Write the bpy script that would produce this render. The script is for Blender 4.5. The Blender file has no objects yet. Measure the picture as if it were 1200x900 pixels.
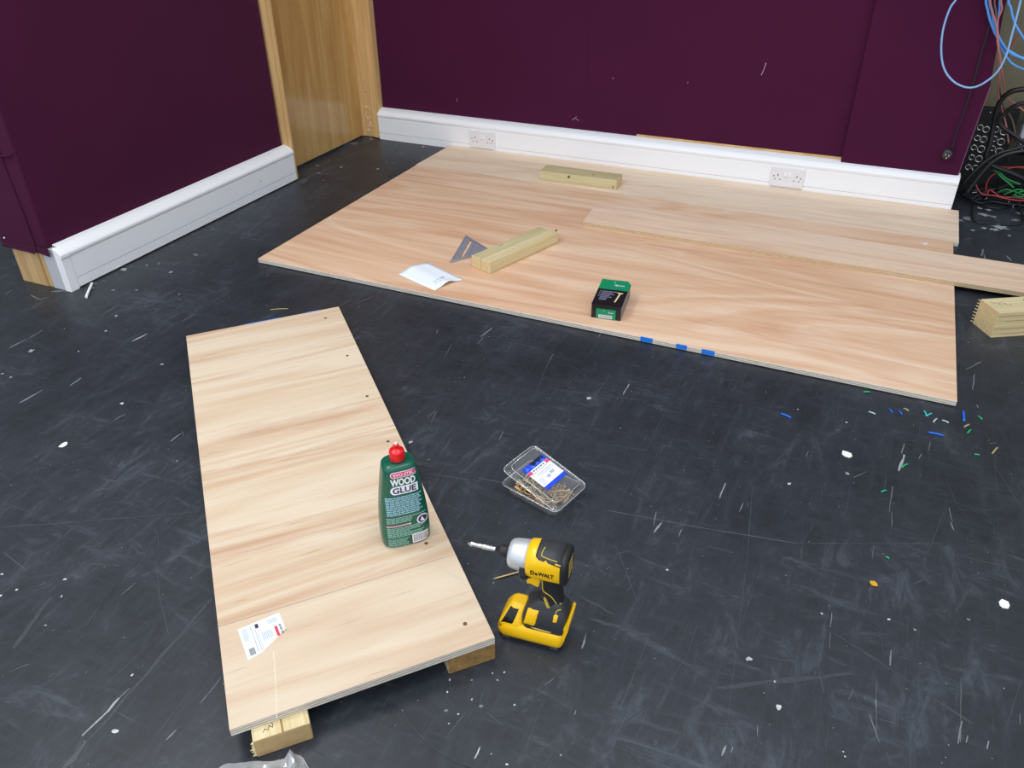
import bpy, bmesh, math, random
from mathutils import Matrix, Vector
from math import sin, cos, pi, radians

S = bpy.context.scene
COL = S.collection

# ------------------------------------------------------------------ camera
F_PX = 938.15
YAW, PITCH, ROLL = 0.4304916, 0.5772971, -0.0104251
def cam_matrix():
    ca, sa = cos(YAW), sin(YAW); cb, sb = cos(PITCH), sin(PITCH); cc, sc = cos(ROLL), sin(ROLL)
    Z = Matrix(((ca, -sa, 0), (sa, ca, 0), (0, 0, 1)))
    fwd = Vector((0, cb, -sb)); right = Vector((1, 0, 0)); up = Vector((0, sb, cb))
    r = Z @ (cc*right + sc*up); u = Z @ (-sc*right + cc*up); f = Z @ fwd
    return Matrix(((r.x, u.x, -f.x, 2.07827), (r.y, u.y, -f.y, -2.18897), (r.z, u.z, -f.z, 1.29010), (0, 0, 0, 1)))
cam = bpy.data.cameras.new('camera')
cam.sensor_fit = 'HORIZONTAL'; cam.sensor_width = 36.0; cam.lens = F_PX*36/1200
cam.clip_start = 0.02; cam.clip_end = 60
camo = bpy.data.objects.new('camera', cam); COL.objects.link(camo)
camo.matrix_world = cam_matrix()
S.camera = camo

# ------------------------------------------------------------------ light and exposure
S.view_settings.view_transform = 'Standard'
S.view_settings.look = 'None'
S.view_settings.gamma = 1.0
S.view_settings.use_curve_mapping = False
S.view_settings.exposure = -0.10
S.cycles.transparent_max_bounces = 24
W = bpy.data.worlds.new('room_light'); S.world = W; W.use_nodes = True
wn = W.node_tree; bg = wn.nodes['Background']           # the rest of the lit room: brighter ceiling, bright side behind the camera
wtc = wn.nodes.new('ShaderNodeTexCoord'); wsp = wn.nodes.new('ShaderNodeSeparateXYZ'); wn.links.new(wtc.outputs['Generated'], wsp.inputs[0])
def wmath(op, a, b, cl=False):
    n = wn.nodes.new('ShaderNodeMath'); n.operation = op; n.use_clamp = cl
    for i, v in enumerate((a, b)):
        if isinstance(v, (int, float)): n.inputs[i].default_value = v
        else: wn.links.new(v, n.inputs[i])
    return n.outputs[0]
wback = wmath('MULTIPLY', wsp.outputs[1], -1.0, True)
wup = wmath('POWER', wmath('MAXIMUM', wsp.outputs[2], 0.0), 3.0)
wst = wmath('ADD', wmath('ADD', wmath('MULTIPLY', wback, 1.35), wmath('MULTIPLY', wup, 1.0)), wmath('ADD', 0.14, wmath('MULTIPLY', wmath('MAXIMUM', wsp.outputs[0], 0.0), 0.45)))
bg.inputs[0].default_value = (0.84, 0.91, 1.0, 1); wn.links.new(wst, bg.inputs[1])
def area(name, loc, sx, sy, power, col=(1, 1, 1), rot=(0, 0, 0)):
    l = bpy.data.lights.new(name, 'AREA'); l.shape = 'RECTANGLE'; l.size = sx; l.size_y = sy
    l.energy = power; l.color = col
    o = bpy.data.objects.new(name, l); COL.objects.link(o); o.location = loc; o.rotation_euler = rot
    return o
area('ceiling_panel_light', (0.15, -1.25, 2.7), 0.6, 1.2, 29, (1.0, 0.985, 0.95))
area('ceiling_panel_light', (2.1, -1.0, 2.7), 0.6, 1.2, 14, (1.0, 0.985, 0.95))
area('ceiling_panel_light', (0.5, -3.2, 2.7), 0.6, 1.2, 21, (0.95, 0.98, 1.0))
area('ceiling_panel_light', (2.6, -3.2, 2.7), 0.6, 1.2, 19, (0.95, 0.98, 1.0))

# ------------------------------------------------------------------ helpers
def tag(o, label=None, cat=None, group=None, kind=None):
    if label: o['label'] = label
    if cat: o['category'] = cat
    if group: o['group'] = group
    if kind: o['kind'] = kind
    return o
def thing(name, label, cat, loc=(0, 0, 0), rz=0, group=None):
    o = bpy.data.objects.new(name, None); COL.objects.link(o); o.empty_display_size = 0.05
    o.location = loc; o.rotation_euler = (0, 0, rz)
    return tag(o, label, cat, group)

class MB:
    def __init__(s): s.bm = bmesh.new()
    def face(s, pts, mi=0):
        vs = [s.bm.verts.new(p) for p in pts]
        f = s.bm.faces.new(vs); f.material_index = mi; return f
    def prism(s, poly, z0, z1, mi=0, ms=None, mb=None, m=None):
        """polygon (x,y) counter-clockwise extruded from z0 to z1"""
        ms = mi if ms is None else ms; mb = ms if mb is None else mb
        n = len(poly)
        T = (lambda p: m @ Vector(p)) if m else (lambda p: Vector(p))
        b = [s.bm.verts.new(T((x, y, z0))) for x, y in poly]
        t = [s.bm.verts.new(T((x, y, z1))) for x, y in poly]
        f = s.bm.faces.new(t); f.material_index = mi
        f = s.bm.faces.new(b[::-1]); f.material_index = mb
        for i in range(n):
            j = (i+1) % n
            f = s.bm.faces.new((b[i], b[j], t[j], t[i])); f.material_index = ms
        return s
    def box(s, x0, x1, y0, y1, z0, z1, mi=0, ms=None, m=None):
        return s.prism([(x0, y0), (x1, y0), (x1, y1), (x0, y1)], z0, z1, mi, ms, None, m)
    def loft(s, rings, mi=0, cap0=True, cap1=True, smooth=True):
        R = [[s.bm.verts.new(p) for p in r] for r in rings]
        n = len(R[0])
        for a, b in zip(R[:-1], R[1:]):
            for i in range(n):
                j = (i+1) % n
                f = s.bm.faces.new((a[i], a[j], b[j], b[i])); f.material_index = mi; f.smooth = smooth
        if cap0: f = s.bm.faces.new(R[0][::-1]); f.material_index = mi
        if cap1: f = s.bm.faces.new(R[-1]); f.material_index = mi
        return s
    def lathe(s, prof, seg=20, mi=0, m=None, caps=True):
        m = m or Matrix.Identity(4)
        rings = [[m @ Vector((r*cos(2*pi*k/seg), r*sin(2*pi*k/seg), z)) for k in range(seg)] for r, z in prof]
        return s.loft(rings, mi, caps, caps)
    def tube(s, pts, r, seg=8, mi=0, fine=4):
        P = smooth_path([Vector(p) for p in pts], fine) if len(pts) > 2 else [Vector(p) for p in pts]
        rings = []; ref = None
        for i, p in enumerate(P):
            t = (P[min(i+1, len(P)-1)] - P[max(i-1, 0)]).normalized()
            if ref is None:
                ref = t.orthogonal().normalized()
            ref = (ref - t*ref.dot(t)).normalized()
            b = t.cross(ref)
            rings.append([p + r*(cos(2*pi*k/seg)*ref + sin(2*pi*k/seg)*b) for k in range(seg)])
        return s.loft(rings, mi)
    def build(s, name, mats, parent=None, loc=(0, 0, 0), rz=0, bevel=0, seg=2, recalc=True):
        if recalc: bmesh.ops.recalc_face_normals(s.bm, faces=s.bm.faces)
        me = bpy.data.meshes.new(name); s.bm.to_mesh(me); s.bm.free()
        if not isinstance(mats, (list, tuple)): mats = [mats]
        for mt in mats: me.materials.append(mt)
        o = bpy.data.objects.new(name, me); COL.objects.link(o)
        o.location = loc; o.rotation_euler = (0, 0, rz)
        if parent: o.parent = parent
        if bevel:
            b = o.modifiers.new('Bevel', 'BEVEL'); b.width = bevel; b.segments = seg; b.limit_method = 'ANGLE'; b.angle_limit = radians(40)
            b.harden_normals = False
        return o

def smooth_path(P, fine):
    out = []
    n = len(P)
    for i in range(n-1):
        p0, p1, p2, p3 = P[max(i-1, 0)], P[i], P[i+1], P[min(i+2, n-1)]
        for k in range(fine):
            t = k/fine
            out.append(0.5*((2*p1) + (p2-p0)*t + (2*p0-5*p1+4*p2-p3)*t*t + (3*p1-p0-3*p2+p3)*t**3))
    out.append(P[-1]); return out

def sup(w, h, n, seg=32):
    """super-ellipse outline"""
    r = []
    for k in range(seg):
        a = 2*pi*k/seg; c, s_ = cos(a), sin(a)
        r.append((w*math.copysign(abs(c)**(2/n), c), h*math.copysign(abs(s_)**(2/n), s_)))
    return r
def rrect(w, h, r, q=5):
    """rounded rectangle outline, half sizes w,h"""
    out = []
    for cx, cy, a0 in ((w-r, h-r, 0), (-w+r, h-r, pi/2), (-w+r, -h+r, pi), (w-r, -h+r, 1.5*pi)):
        for k in range(q+1):
            a = a0 + pi/2*k/q; out.append((cx + r*cos(a), cy + r*sin(a)))
    return out

def text_faces(body, width=None, height=None, offset=0.0, res=3):
    """centred lettering as lists of 2-D polygons"""
    cu = bpy.data.curves.new('lettering', 'FONT'); cu.body = body; cu.size = 1; cu.offset = offset; cu.resolution_u = res
    o = bpy.data.objects.new('lettering', cu); COL.objects.link(o)
    dg = bpy.context.evaluated_depsgraph_get(); dg.update()
    me = bpy.data.meshes.new_from_object(o.evaluated_get(dg))
    vs = [(v.co.x, v.co.y) for v in me.vertices]; fs = [tuple(p.vertices) for p in me.polygons]
    bpy.data.objects.remove(o); bpy.data.meshes.remove(me); bpy.data.curves.remove(cu)
    x0 = min(v[0] for v in vs); x1 = max(v[0] for v in vs); y0 = min(v[1] for v in vs); y1 = max(v[1] for v in vs)
    sx = (width/(x1-x0)) if width else None; sy = (height/(y1-y0)) if height else None
    sx = sx or sy; sy = sy or sx
    return [((x-(x0+x1)/2)*sx, (y-(y0+y1)/2)*sy) for x, y in vs], fs
def put_text(mb, body, fn, width=None, height=None, offset=0.0, mi=0, res=3):
    vs, fs = text_faces(body, width, height, offset, res)
    V = [mb.bm.verts.new(fn(x, y)) for x, y in vs]
    for f in fs:
        try: mb.bm.faces.new([V[i] for i in f]).material_index = mi
        except ValueError: pass
def put_quad(mb, x0, x1, y0, y1, fn, mi=0, nx=1, ny=1):
    g = [[mb.bm.verts.new(fn(x0+(x1-x0)*i/nx, y0+(y1-y0)*j/ny)) for i in range(nx+1)] for j in range(ny+1)]
    for j in range(ny):
        for i in range(nx):
            f = mb.bm.faces.new((g[j][i], g[j][i+1], g[j+1][i+1], g[j+1][i])); f.material_index = mi; f.smooth = nx > 1

# ------------------------------------------------------------------ materials
def srgb(r, g, b):
    f = lambda c: (c/255/12.92) if c/255 <= 0.04045 else ((c/255+0.055)/1.055)**2.4
    return (f(r), f(g), f(b), 1)
def mat(name, col, rough=0.5, metal=0.0, spec=0.5, bump=0, bscale=200, sheen=0, coat=0, var=0, vscale=30):
    m = bpy.data.materials.new(name); m.use_nodes = True; nt = m.node_tree; b = nt.nodes['Principled BSDF']
    b.inputs['Base Color'].default_value = col; b.inputs['Roughness'].default_value = rough
    b.inputs['Metallic'].default_value = metal; b.inputs['Specular IOR Level'].default_value = spec
    b.inputs['Coat Weight'].default_value = coat
    if sheen:
        b.inputs['Sheen Weight'].default_value = sheen; b.inputs['Sheen Roughness'].default_value = 0.5
    tc = nt.nodes.new('ShaderNodeTexCoord')
    if var:
        n = nt.nodes.new('ShaderNodeTexNoise'); n.inputs['Scale'].default_value = vscale; n.inputs['Detail'].default_value = 4
        nt.links.new(tc.outputs['Object'], n.inputs['Vector'])
        mx = nt.nodes.new('ShaderNodeMix'); mx.data_type = 'RGBA'
        mx.inputs[6].default_value = tuple(c*(1-var) for c in col[:3])+(1,); mx.inputs[7].default_value = tuple(min(1, c*(1+var)) for c in col[:3])+(1,)
        nt.links.new(n.outputs['Fac'], mx.inputs[0]); nt.links.new(mx.outputs[2], b.inputs['Base Color'])
    if bump:
        n = nt.nodes.new('ShaderNodeTexNoise'); n.inputs['Scale'].default_value = bscale; n.inputs['Detail'].default_value = 3
        nt.links.new(tc.outputs['Object'], n.inputs['Vector'])
        bp = nt.nodes.new('ShaderNodeBump'); bp.inputs['Strength'].default_value = bump; bp.inputs['Distance'].default_value = 0.001
        nt.links.new(n.outputs['Fac'], bp.inputs['Height']); nt.links.new(bp.outputs['Normal'], b.inputs['Normal'])
    return m

class NT:
    """small node-graph writer"""
    def __init__(s, m): s.nt = m.node_tree
    def node(s, t, **kw):
        n = s.nt.nodes.new(t)
        for k, v in kw.items(): setattr(n, k, v)
        return n
    def link(s, a, b): s.nt.links.new(a, b)
    def math(s, op, a, b=None, clamp=False):
        n = s.nt.nodes.new('ShaderNodeMath'); n.operation = op; n.use_clamp = clamp
        for i, v in enumerate((a, b)):
            if v is None: continue
            if isinstance(v, (int, float)): n.inputs[i].default_value = v
            else: s.nt.links.new(v, n.inputs[i])
        return n.outputs[0]
    def noise(s, vec, scale, detail=3, rough=0.5, dist=0.0):
        n = s.nt.nodes.new('ShaderNodeTexNoise'); n.inputs['Scale'].default_value = scale; n.inputs['Detail'].default_value = detail
        n.inputs['Roughness'].default_value = rough; n.inputs['Distortion'].default_value = dist
        s.nt.links.new(vec, n.inputs['Vector']); return n.outputs['Fac']
    def mapping(s, vec, loc=(0, 0, 0), sc=(1, 1, 1), rot=(0, 0, 0)):
        n = s.nt.nodes.new('ShaderNodeMapping'); n.inputs['Location'].default_value = loc; n.inputs['Scale'].default_value = sc; n.inputs['Rotation'].default_value = rot
        s.nt.links.new(vec, n.inputs['Vector']); return n.outputs[0]
    def ramp(s, fac, stops, interp='LINEAR'):
        n = s.nt.nodes.new('ShaderNodeValToRGB'); cr = n.color_ramp; cr.interpolation = interp
        while len(cr.elements) < len(stops): cr.elements.new(0.5)
        for e, (p, c) in zip(cr.elements, stops): e.position = p; e.color = c
        s.nt.links.new(fac, n.inputs[0]); return n.outputs[0]
    def mix(s, fac, a, b, blend='MIX'):
        n = s.nt.nodes.new('ShaderNodeMix'); n.data_type = 'RGBA'; n.blend_type = blend
        for sock, v in ((n.inputs[0], fac), (n.inputs[6], a), (n.inputs[7], b)):
            if isinstance(v, (int, float)): sock.default_value = v
            elif isinstance(v, tuple): sock.default_value = v
            else: s.nt.links.new(v, sock)
        return n.outputs[2]

def wood(name, light, mid, dark, streak, axis='X', seed=0.0, fig=5.0, rings=9.0, rough=0.55, streak_amt=0.5, fibre=0.10, coat=0.0, plan=False):
    """flat-sawn veneer: slow contours stretched along the grain, coloured streaks, fine fibres"""
    m = bpy.data.materials.new(name); m.use_nodes = True; g = NT(m); b = m.node_tree.nodes['Principled BSDF']
    tc = g.node('ShaderNodeTexCoord').outputs['Object']
    rot = {'X': (0, 0, 0), 'Y': (0, 0, pi/2), 'Z': (0, pi/2, 0)}[axis]
    v0 = g.mapping(tc, loc=(seed, seed*1.7, seed*0.6), rot=rot)
    low = g.mapping(v0, sc=(0.55, fig, fig))
    n1 = g.noise(low, 1.0, 3.5, 0.5, 0.8)
    saw = g.math('MULTIPLY', g.math('PINGPONG', g.math('MULTIPLY', n1, rings), 0.5), 2.0)
    fl = g.noise(g.mapping(v0, sc=(3, 170, 170)), 1.0, 3, 0.6)
    ln = g.noise(g.mapping(v0, loc=(1.3, 4.1, 2), sc=(0.7, 11, 11)), 1.0, 6, 0.66, 1.3)
    pt = g.noise(g.mapping(v0, loc=(6.3, 0.7, 5), sc=(0.8, 2.2, 2.2)), 1.0, 2, 0.5)
    fac = g.math('ADD', g.math('ADD', g.math('MULTIPLY', saw, 0.32), g.math('MULTIPLY', ln, 0.75)), g.math('MULTIPLY', pt, 0.60))
    fac = g.math('SUBTRACT', fac, 0.38)
    base = g.ramp(fac, [(0.22, light), (0.5, mid), (0.80, dark)])
    st = g.noise(g.mapping(v0, loc=(3.1, 7.7, 1), sc=(0.55, 7.5, 7.5)), 1.0, 5, 0.62, 1.2)
    stf = g.ramp(st, [(0.54, (0, 0, 0, 1)), (0.68, (1, 1, 1, 1))])
    col = g.mix(g.math('MULTIPLY', stf, streak_amt), base, streak)
    thin = g.noise(g.mapping(v0, loc=(2.2, 9.4, 4), sc=(1.1, 75, 75)), 1.0, 2, 0.5, 0.5)
    thf = g.ramp(thin, [(0.66, (0, 0, 0, 1)), (0.74, (1, 1, 1, 1))])
    col = g.mix(g.math('MULTIPLY', thf, streak_amt*0.5), col, streak)
    fm = g.math('ADD', g.math('MULTIPLY', fl, fibre*2), 1.0-fibre)
    # short dark pores / flecks
    fk = g.noise(g.mapping(v0, loc=(9, 2, 3), sc=(9, 130, 130)), 1.0, 1, 0.5)
    fkf = g.ramp(fk, [(0.70, (1, 1, 1, 1)), (0.80, (0.80, 0.74, 0.70, 1))])
    vm = g.node('ShaderNodeCombineXYZ'); [g.link(fm, vm.inputs[i]) for i in range(3)]
    col = g.mix(1.0, col, vm.outputs[0], 'MULTIPLY')
    col = g.mix(1.0, col, fkf, 'MULTIPLY')
    g.link(col, b.inputs['Base Color'])
    b.inputs['Roughness'].default_value = rough; b.inputs['Specular IOR Level'].default_value = 0.35; b.inputs['Coat Weight'].default_value = coat
    b.inputs['Coat Roughness'].default_value = 0.13
    bp = g.node('ShaderNodeBump'); bp.inputs['Strength'].default_value = 0.06; bp.inputs['Distance'].default_value = 0.001
    g.link(fl, bp.inputs['Height']); g.link(bp.outputs[0], b.inputs['Normal'])
    return m

def ply_edge(name, n, th, a, bcol):
    m = bpy.data.materials.new(name); m.use_nodes = True; g = NT(m); b = m.node_tree.nodes['Principled BSDF']
    tc = g.node('ShaderNodeTexCoord').outputs['Object']
    sx = g.node('ShaderNodeSeparateXYZ'); g.link(tc, sx.inputs[0])
    w = g.math('PINGPONG', g.math('MULTIPLY', sx.outputs[2], n/th), 0.5)
    nz = g.noise(g.mapping(tc, sc=(60, 60, 300)), 1.0, 2)
    f = g.math('ADD', g.math('MULTIPLY', w, 1.6), g.math('MULTIPLY', g.math('SUBTRACT', nz, 0.5), 0.8))
    g.link(g.ramp(f, [(0.25, a), (0.6, bcol)]), b.inputs['Base Color']); b.inputs['Roughness'].default_value = 0.8
    b.inputs['Specular IOR Level'].default_value = 0.2
    return m

def clear_plastic(name, tint=(0.93, 0.94, 0.95, 1), haze=0.08, gloss=0.14, rough=0.08):
    m = bpy.data.materials.new(name); m.use_nodes = True; nt = m.node_tree; g = NT(m)
    nt.nodes.remove(nt.nodes['Principled BSDF'])
    out = nt.nodes['Material Output']
    tr = g.node('ShaderNodeBsdfTransparent'); tr.inputs[0].default_value = tint
    df = g.node('ShaderNodeBsdfDiffuse'); df.inputs[0].default_value = (0.85, 0.88, 0.92, 1)
    gl = g.node('ShaderNodeBsdfGlossy'); gl.inputs[0].default_value = (1, 1, 1, 1); gl.inputs['Roughness'].default_value = rough
    lw = g.node('ShaderNodeLayerWeight'); lw.inputs['Blend'].default_value = 0.22
    m1 = g.node('ShaderNodeMixShader'); m1.inputs[0].default_value = haze
    g.link(tr.outputs[0], m1.inputs[1]); g.link(df.outputs[0], m1.inputs[2])
    m2 = g.node('ShaderNodeMixShader')
    g.link(g.math('ADD', g.math('MULTIPLY', lw.outputs['Fresnel'], 0.75), gloss*0.3, True), m2.inputs[0])
    g.link(m1.outputs[0], m2.inputs[1]); g.link(gl.outputs[0], m2.inputs[2])
    g.link(m2.outputs[0], out.inputs['Surface'])
    return m

def floor_material():
    m = bpy.data.materials.new('black_painted_floor'); m.use_nodes = True; g = NT(m); b = m.node_tree.nodes['Principled BSDF']
    tc = g.node('ShaderNodeTexCoord').outputs['Object']
    h1 = g.noise(g.mapping(tc, sc=(2.4, 1.8, 1), rot=(0, 0, 0.5)), 1.0, 6, 0.62, 0.8)
    h2 = g.noise(g.mapping(tc, sc=(20, 5.0, 1), rot=(0, 0, 0.15)), 1.0, 6, 0.7, 1.2)
    h3 = g.noise(g.mapping(tc, sc=(5, 19, 1), rot=(0, 0, -0.55)), 1.0, 6, 0.7, 1.4)
    h5 = g.noise(g.mapping(tc, sc=(13, 6, 1), rot=(0, 0, 1.15)), 1.0, 6, 0.7, 1.4)
    h4 = g.noise(g.mapping(tc, sc=(70, 70, 1)), 1.0, 4, 0.65)
    mx = g.math('MAXIMUM', g.math('MAXIMUM', h2, h3), h5)
    s = g.math('MULTIPLY', mx, g.math('ADD', g.math('MULTIPLY', h1, 1.0), 0.42))
    s = g.math('ADD', s, g.math('MULTIPLY', g.math('SUBTRACT', h4, 0.5), 0.16))
    col = g.ramp(s, [(0.36, (0.0148, 0.0180, 0.0238, 1)), (0.56, (0.0270, 0.0325, 0.0425, 1)), (0.84, (0.084, 0.099, 0.124, 1))])
    # fine scratches in three directions
    for sc_, rt_, am_ in (((190, 2.2, 1), 0.25, 0.30), ((2.0, 170, 1), -0.42, 0.26), ((150, 2.6, 1), 0.95, 0.22)):
        sn = g.noise(g.mapping(tc, sc=sc_, rot=(0, 0, rt_)), 1.0, 2, 0.5, 2.2)
        sf = g.ramp(sn, [(0.68, (0, 0, 0, 1)), (0.76, (1, 1, 1, 1))])
        col = g.mix(g.math('MULTIPLY', sf, am_), col, (0.11, 0.122, 0.148, 1))
    # specks
    vo = g.node('ShaderNodeTexVoronoi'); vo.inputs['Scale'].default_value = 42; g.link(tc, vo.inputs['Vector'])
    spf = g.ramp(vo.outputs['Distance'], [(0.04, (1, 1, 1, 1)), (0.065, (0, 0, 0, 1))])
    gate = g.ramp(g.noise(tc, 9, 2), [(0.52, (0, 0, 0, 1)), (0.58, (1, 1, 1, 1))])
    col = g.mix(g.math('MULTIPLY', g.math('MULTIPLY', spf, gate), 0.6), col, (0.34, 0.35, 0.37, 1))
    g.link(col, b.inputs['Base Color'])
    rg = g.math('ADD', g.math('MULTIPLY', h1, 0.20), 0.36)
    g.link(rg, b.inputs['Roughness']); b.inputs['Specular IOR Level'].default_value = 0.5
    bp = g.node('ShaderNodeBump'); bp.inputs['Strength'].default_value = 0.12; bp.inputs['Distance'].default_value = 0.001
    g.link(h4, bp.inputs['Height']); g.link(bp.outputs[0], b.inputs['Normal'])
    return m

def fabric(name, col):
    m = bpy.data.materials.new(name); m.use_nodes = True; g = NT(m); b = m.node_tree.nodes['Principled BSDF']
    tc = g.node('ShaderNodeTexCoord').outputs['Object']
    n1 = g.noise(g.mapping(tc, sc=(420, 420, 420)), 1.0, 2)
    n2 = g.noise(tc, 2.2, 3)
    f = g.math('ADD', g.math('MULTIPLY', n1, 0.3), g.math('ADD', g.math('MULTIPLY', n2, 0.25), 0.73))
    cx = g.node('ShaderNodeCombineXYZ'); [g.link(f, cx.inputs[i]) for i in range(3)]
    g.link(g.mix(1.0, col, cx.outputs[0], 'MULTIPLY'), b.inputs['Base Color'])
    b.inputs['Roughness'].default_value = 0.95; b.inputs['Specular IOR Level'].default_value = 0.06
    b.inputs['Sheen Weight'].default_value = 0.04
    bp = g.node('ShaderNodeBump'); bp.inputs['Strength'].default_value = 0.25; bp.inputs['Distance'].default_value = 0.0006
    g.link(n1, bp.inputs['Height']); g.link(bp.outputs[0], b.inputs['Normal'])
    return m

M = {}
M['floor'] = floor_material()
M['plum'] = fabric('plum_fabric', srgb(70, 24, 53))
M['plum_edge'] = mat('frayed_plum_edge', srgb(122, 78, 108), 0.9, spec=0.1, bump=0.3, bscale=400)
M['white'] = mat('white_plastic_trunking', srgb(242, 243, 246), 0.35, var=0.015, vscale=6)
M['white2'] = mat('ivory_socket_plastic', srgb(230, 227, 229), 0.3)
M['groove'] = mat('grey_joint', srgb(150, 152, 158), 0.6)
M['slot'] = mat('dark_slot', srgb(70, 66, 68), 0.7)
M['raw_trunk'] = mat('raw_trunking_inside', srgb(178, 180, 178), 0.6, var=0.2, vscale=40)
M['concrete'] = mat('olive_grey_plaster', srgb(122, 116, 96), 0.9, spec=0.1, bump=0.6, bscale=60, var=0.18, vscale=18)
M['door'] = wood('honey_door_veneer', srgb(206, 168, 106), srgb(194, 152, 90), srgb(176, 132, 72), srgb(180, 134, 74), 'Z', 2.3, 7, 5, 0.38, 0.5, 0.08, coat=0.7)
M['frame'] = wood('pale_frame_timber', srgb(222, 184, 130), srgb(210, 170, 114), srgb(192, 148, 94), srgb(196, 150, 96), 'Z', 5.1, 16, 5, 0.6, 0.5, 0.1)
M['stud'] = wood('raw_stud_timber', srgb(206, 174, 128), srgb(194, 160, 112), srgb(172, 138, 94), srgb(176, 140, 94), 'Z', 8.1, 14, 4, 0.8, 0.4, 0.15)
M['ply_a'] = wood('pink_plywood_face', srgb(236, 206, 178), srgb(226, 188, 156), srgb(212, 166, 132), srgb(202, 148, 114), 'X', 0.6, 3.6, 7, 0.55, 0.55, 0.07)
M['ply_b'] = wood('cream_plywood_face', srgb(240, 220, 196), srgb(234, 210, 184), srgb(224, 194, 166), srgb(218, 184, 156), 'X', 4.4, 4.5, 6, 0.6, 0.4, 0.06)
M['ply_c'] = wood('rose_plywood_face', srgb(238, 212, 188), srgb(230, 199, 172), srgb(218, 182, 154), srgb(210, 166, 138), 'X', 7.9, 5, 6, 0.6, 0.5, 0.06)
M['ply_d'] = wood('pale_plywood_face', srgb(220, 202, 178), srgb(211, 187, 159), srgb(198, 165, 136), srgb(184, 138, 108), 'X', 1.9, 4.6, 7, 0.55, 0.55, 0.06)
M['ply_d2'] = wood('pale_plywood_second_veneer', srgb(220, 203, 180), srgb(213, 191, 165), srgb(202, 174, 147), srgb(193, 154, 123), 'X', 6.3, 4.0, 5, 0.55, 0.3, 0.05)
M['edge'] = ply_edge('layered_plywood_edge', 3.0, 0.018, srgb(176, 162, 146), srgb(222, 217, 206))
M['edge_y'] = ply_edge('yellow_plywood_edge', 3.0, 0.018, srgb(176, 150, 116), srgb(208, 190, 158))
M['treated'] = wood('treated_pale_timber', srgb(222, 206, 164), srgb(210, 192, 146), srgb(188, 166, 120), srgb(184, 160, 114), 'X', 3.3, 22, 4, 0.7, 0.5, 0.14)
M['treated2'] = wood('treated_green_timber', srgb(204, 192, 150), srgb(192, 178, 134), srgb(166, 150, 108), srgb(160, 138, 98), 'X', 11.3, 20, 4, 0.7, 0.6, 0.14)
M['end'] = mat('sawn_end_grain', srgb(214, 192, 146), 0.85, spec=0.15, bump=0.8, bscale=160, var=0.2, vscale=70)
M['end_dark'] = mat('weathered_end_grain', srgb(142, 112, 70), 0.9, spec=0.1, bump=1.0, bscale=120, var=0.5, vscale=60)
M['end_tan'] = mat('tan_end_grain', srgb(180, 152, 108), 0.85, spec=0.15, bump=0.6, bscale=150, var=0.2, vscale=80)
M['knot'] = mat('brown_knot', srgb(112, 74, 36), 0.7)
M['crack'] = mat('dark_check', srgb(160, 122, 78), 0.9)
M['pencil'] = mat('pencil_line', srgb(92, 84, 70), 0.8)
M['chalk_blue'] = mat('blue_marker_paint', srgb(20, 120, 225), 0.6)
M['black'] = mat('black_rubber', srgb(30, 31, 33), 0.55, bump=0.15, bscale=500)
M['black_gloss'] = mat('black_glossy_plastic', srgb(16, 17, 19), 0.22)
M['charcoal'] = mat('charcoal_plastic', srgb(48, 50, 54), 0.5, bump=0.15, bscale=400)
M['yellow'] = mat('yellow_plastic', srgb(250, 196, 8), 0.34, coat=0.2)
M['khaki'] = mat('khaki_pinstripe', srgb(206, 178, 72), 0.5)
M['alu'] = mat('cast_aluminium', srgb(206, 209, 214), 0.42, metal=0.45)
M['steel'] = mat('bright_steel', srgb(214, 216, 218), 0.22, metal=1.0)
M['square_metal'] = mat('dull_aluminium', srgb(168, 168, 180), 0.45, metal=0.45, var=0.1, vscale=60)
M['brass'] = mat('gold_zinc_screw', srgb(222, 190, 138), 0.35, metal=0.4)
M['brass_dk'] = mat('bronze_screw', srgb(176, 142, 100), 0.38, metal=0.4)
M['screw_dark'] = mat('dull_screw_head', srgb(118, 96, 70), 0.45, metal=0.6)
M['paper'] = mat('white_paper', srgb(236, 242, 250), 0.8, spec=0.2)
M['sticker'] = mat('white_sticker', srgb(240, 245, 248), 0.5)
M['ink'] = mat('dark_ink', srgb(52, 54, 66), 0.7)
M['ink_soft'] = mat('faint_print', srgb(168, 178, 200), 0.7)
M['red_ink'] = mat('red_print', srgb(214, 66, 92), 0.6)
M['glue_green'] = mat('bottle_green_plastic', srgb(2, 88, 68), 0.3, coat=0.15)
M['glue_red'] = mat('red_cap_plastic', srgb(226, 16, 26), 0.3, coat=0.2)
M['lbl_white'] = mat('label_white', srgb(236, 240, 246), 0.45)
M['lbl_blue'] = mat('label_pale_blue_print', srgb(150, 196, 214), 0.45)
M['lbl_mint'] = mat('label_mint_print', srgb(138, 186, 172), 0.45)
M['lbl_pink'] = mat('label_pink', srgb(226, 70, 122), 0.45)
M['lbl_navy'] = mat('label_navy', srgb(58, 40, 92), 0.45)
M['lbl_grey'] = mat('barcode_grey', srgb(150, 140, 146), 0.5)
M['box_green'] = mat('green_card', srgb(6, 138, 92), 0.4)
M['box_black'] = mat('black_card', srgb(24, 23, 27), 0.4)
M['box_grey'] = mat('grey_card', srgb(128, 124, 122), 0.6)
M['box_print'] = mat('lilac_print', srgb(118, 114, 136), 0.6)
M['box_gold'] = mat('printed_gold_screw', srgb(226, 212, 160), 0.5)
M['royal'] = mat('royal_blue_card', srgb(24, 70, 214), 0.4, var=0.35, vscale=60)
M['clear'] = clear_plastic('clear_rigid_plastic', haze=0.07)
M['clear_highlight'] = clear_plastic('clear_plastic_highlight', haze=0.30, gloss=0.8, rough=0.12)  # whitish haze that paints in the highlights along the tub's edges
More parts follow.
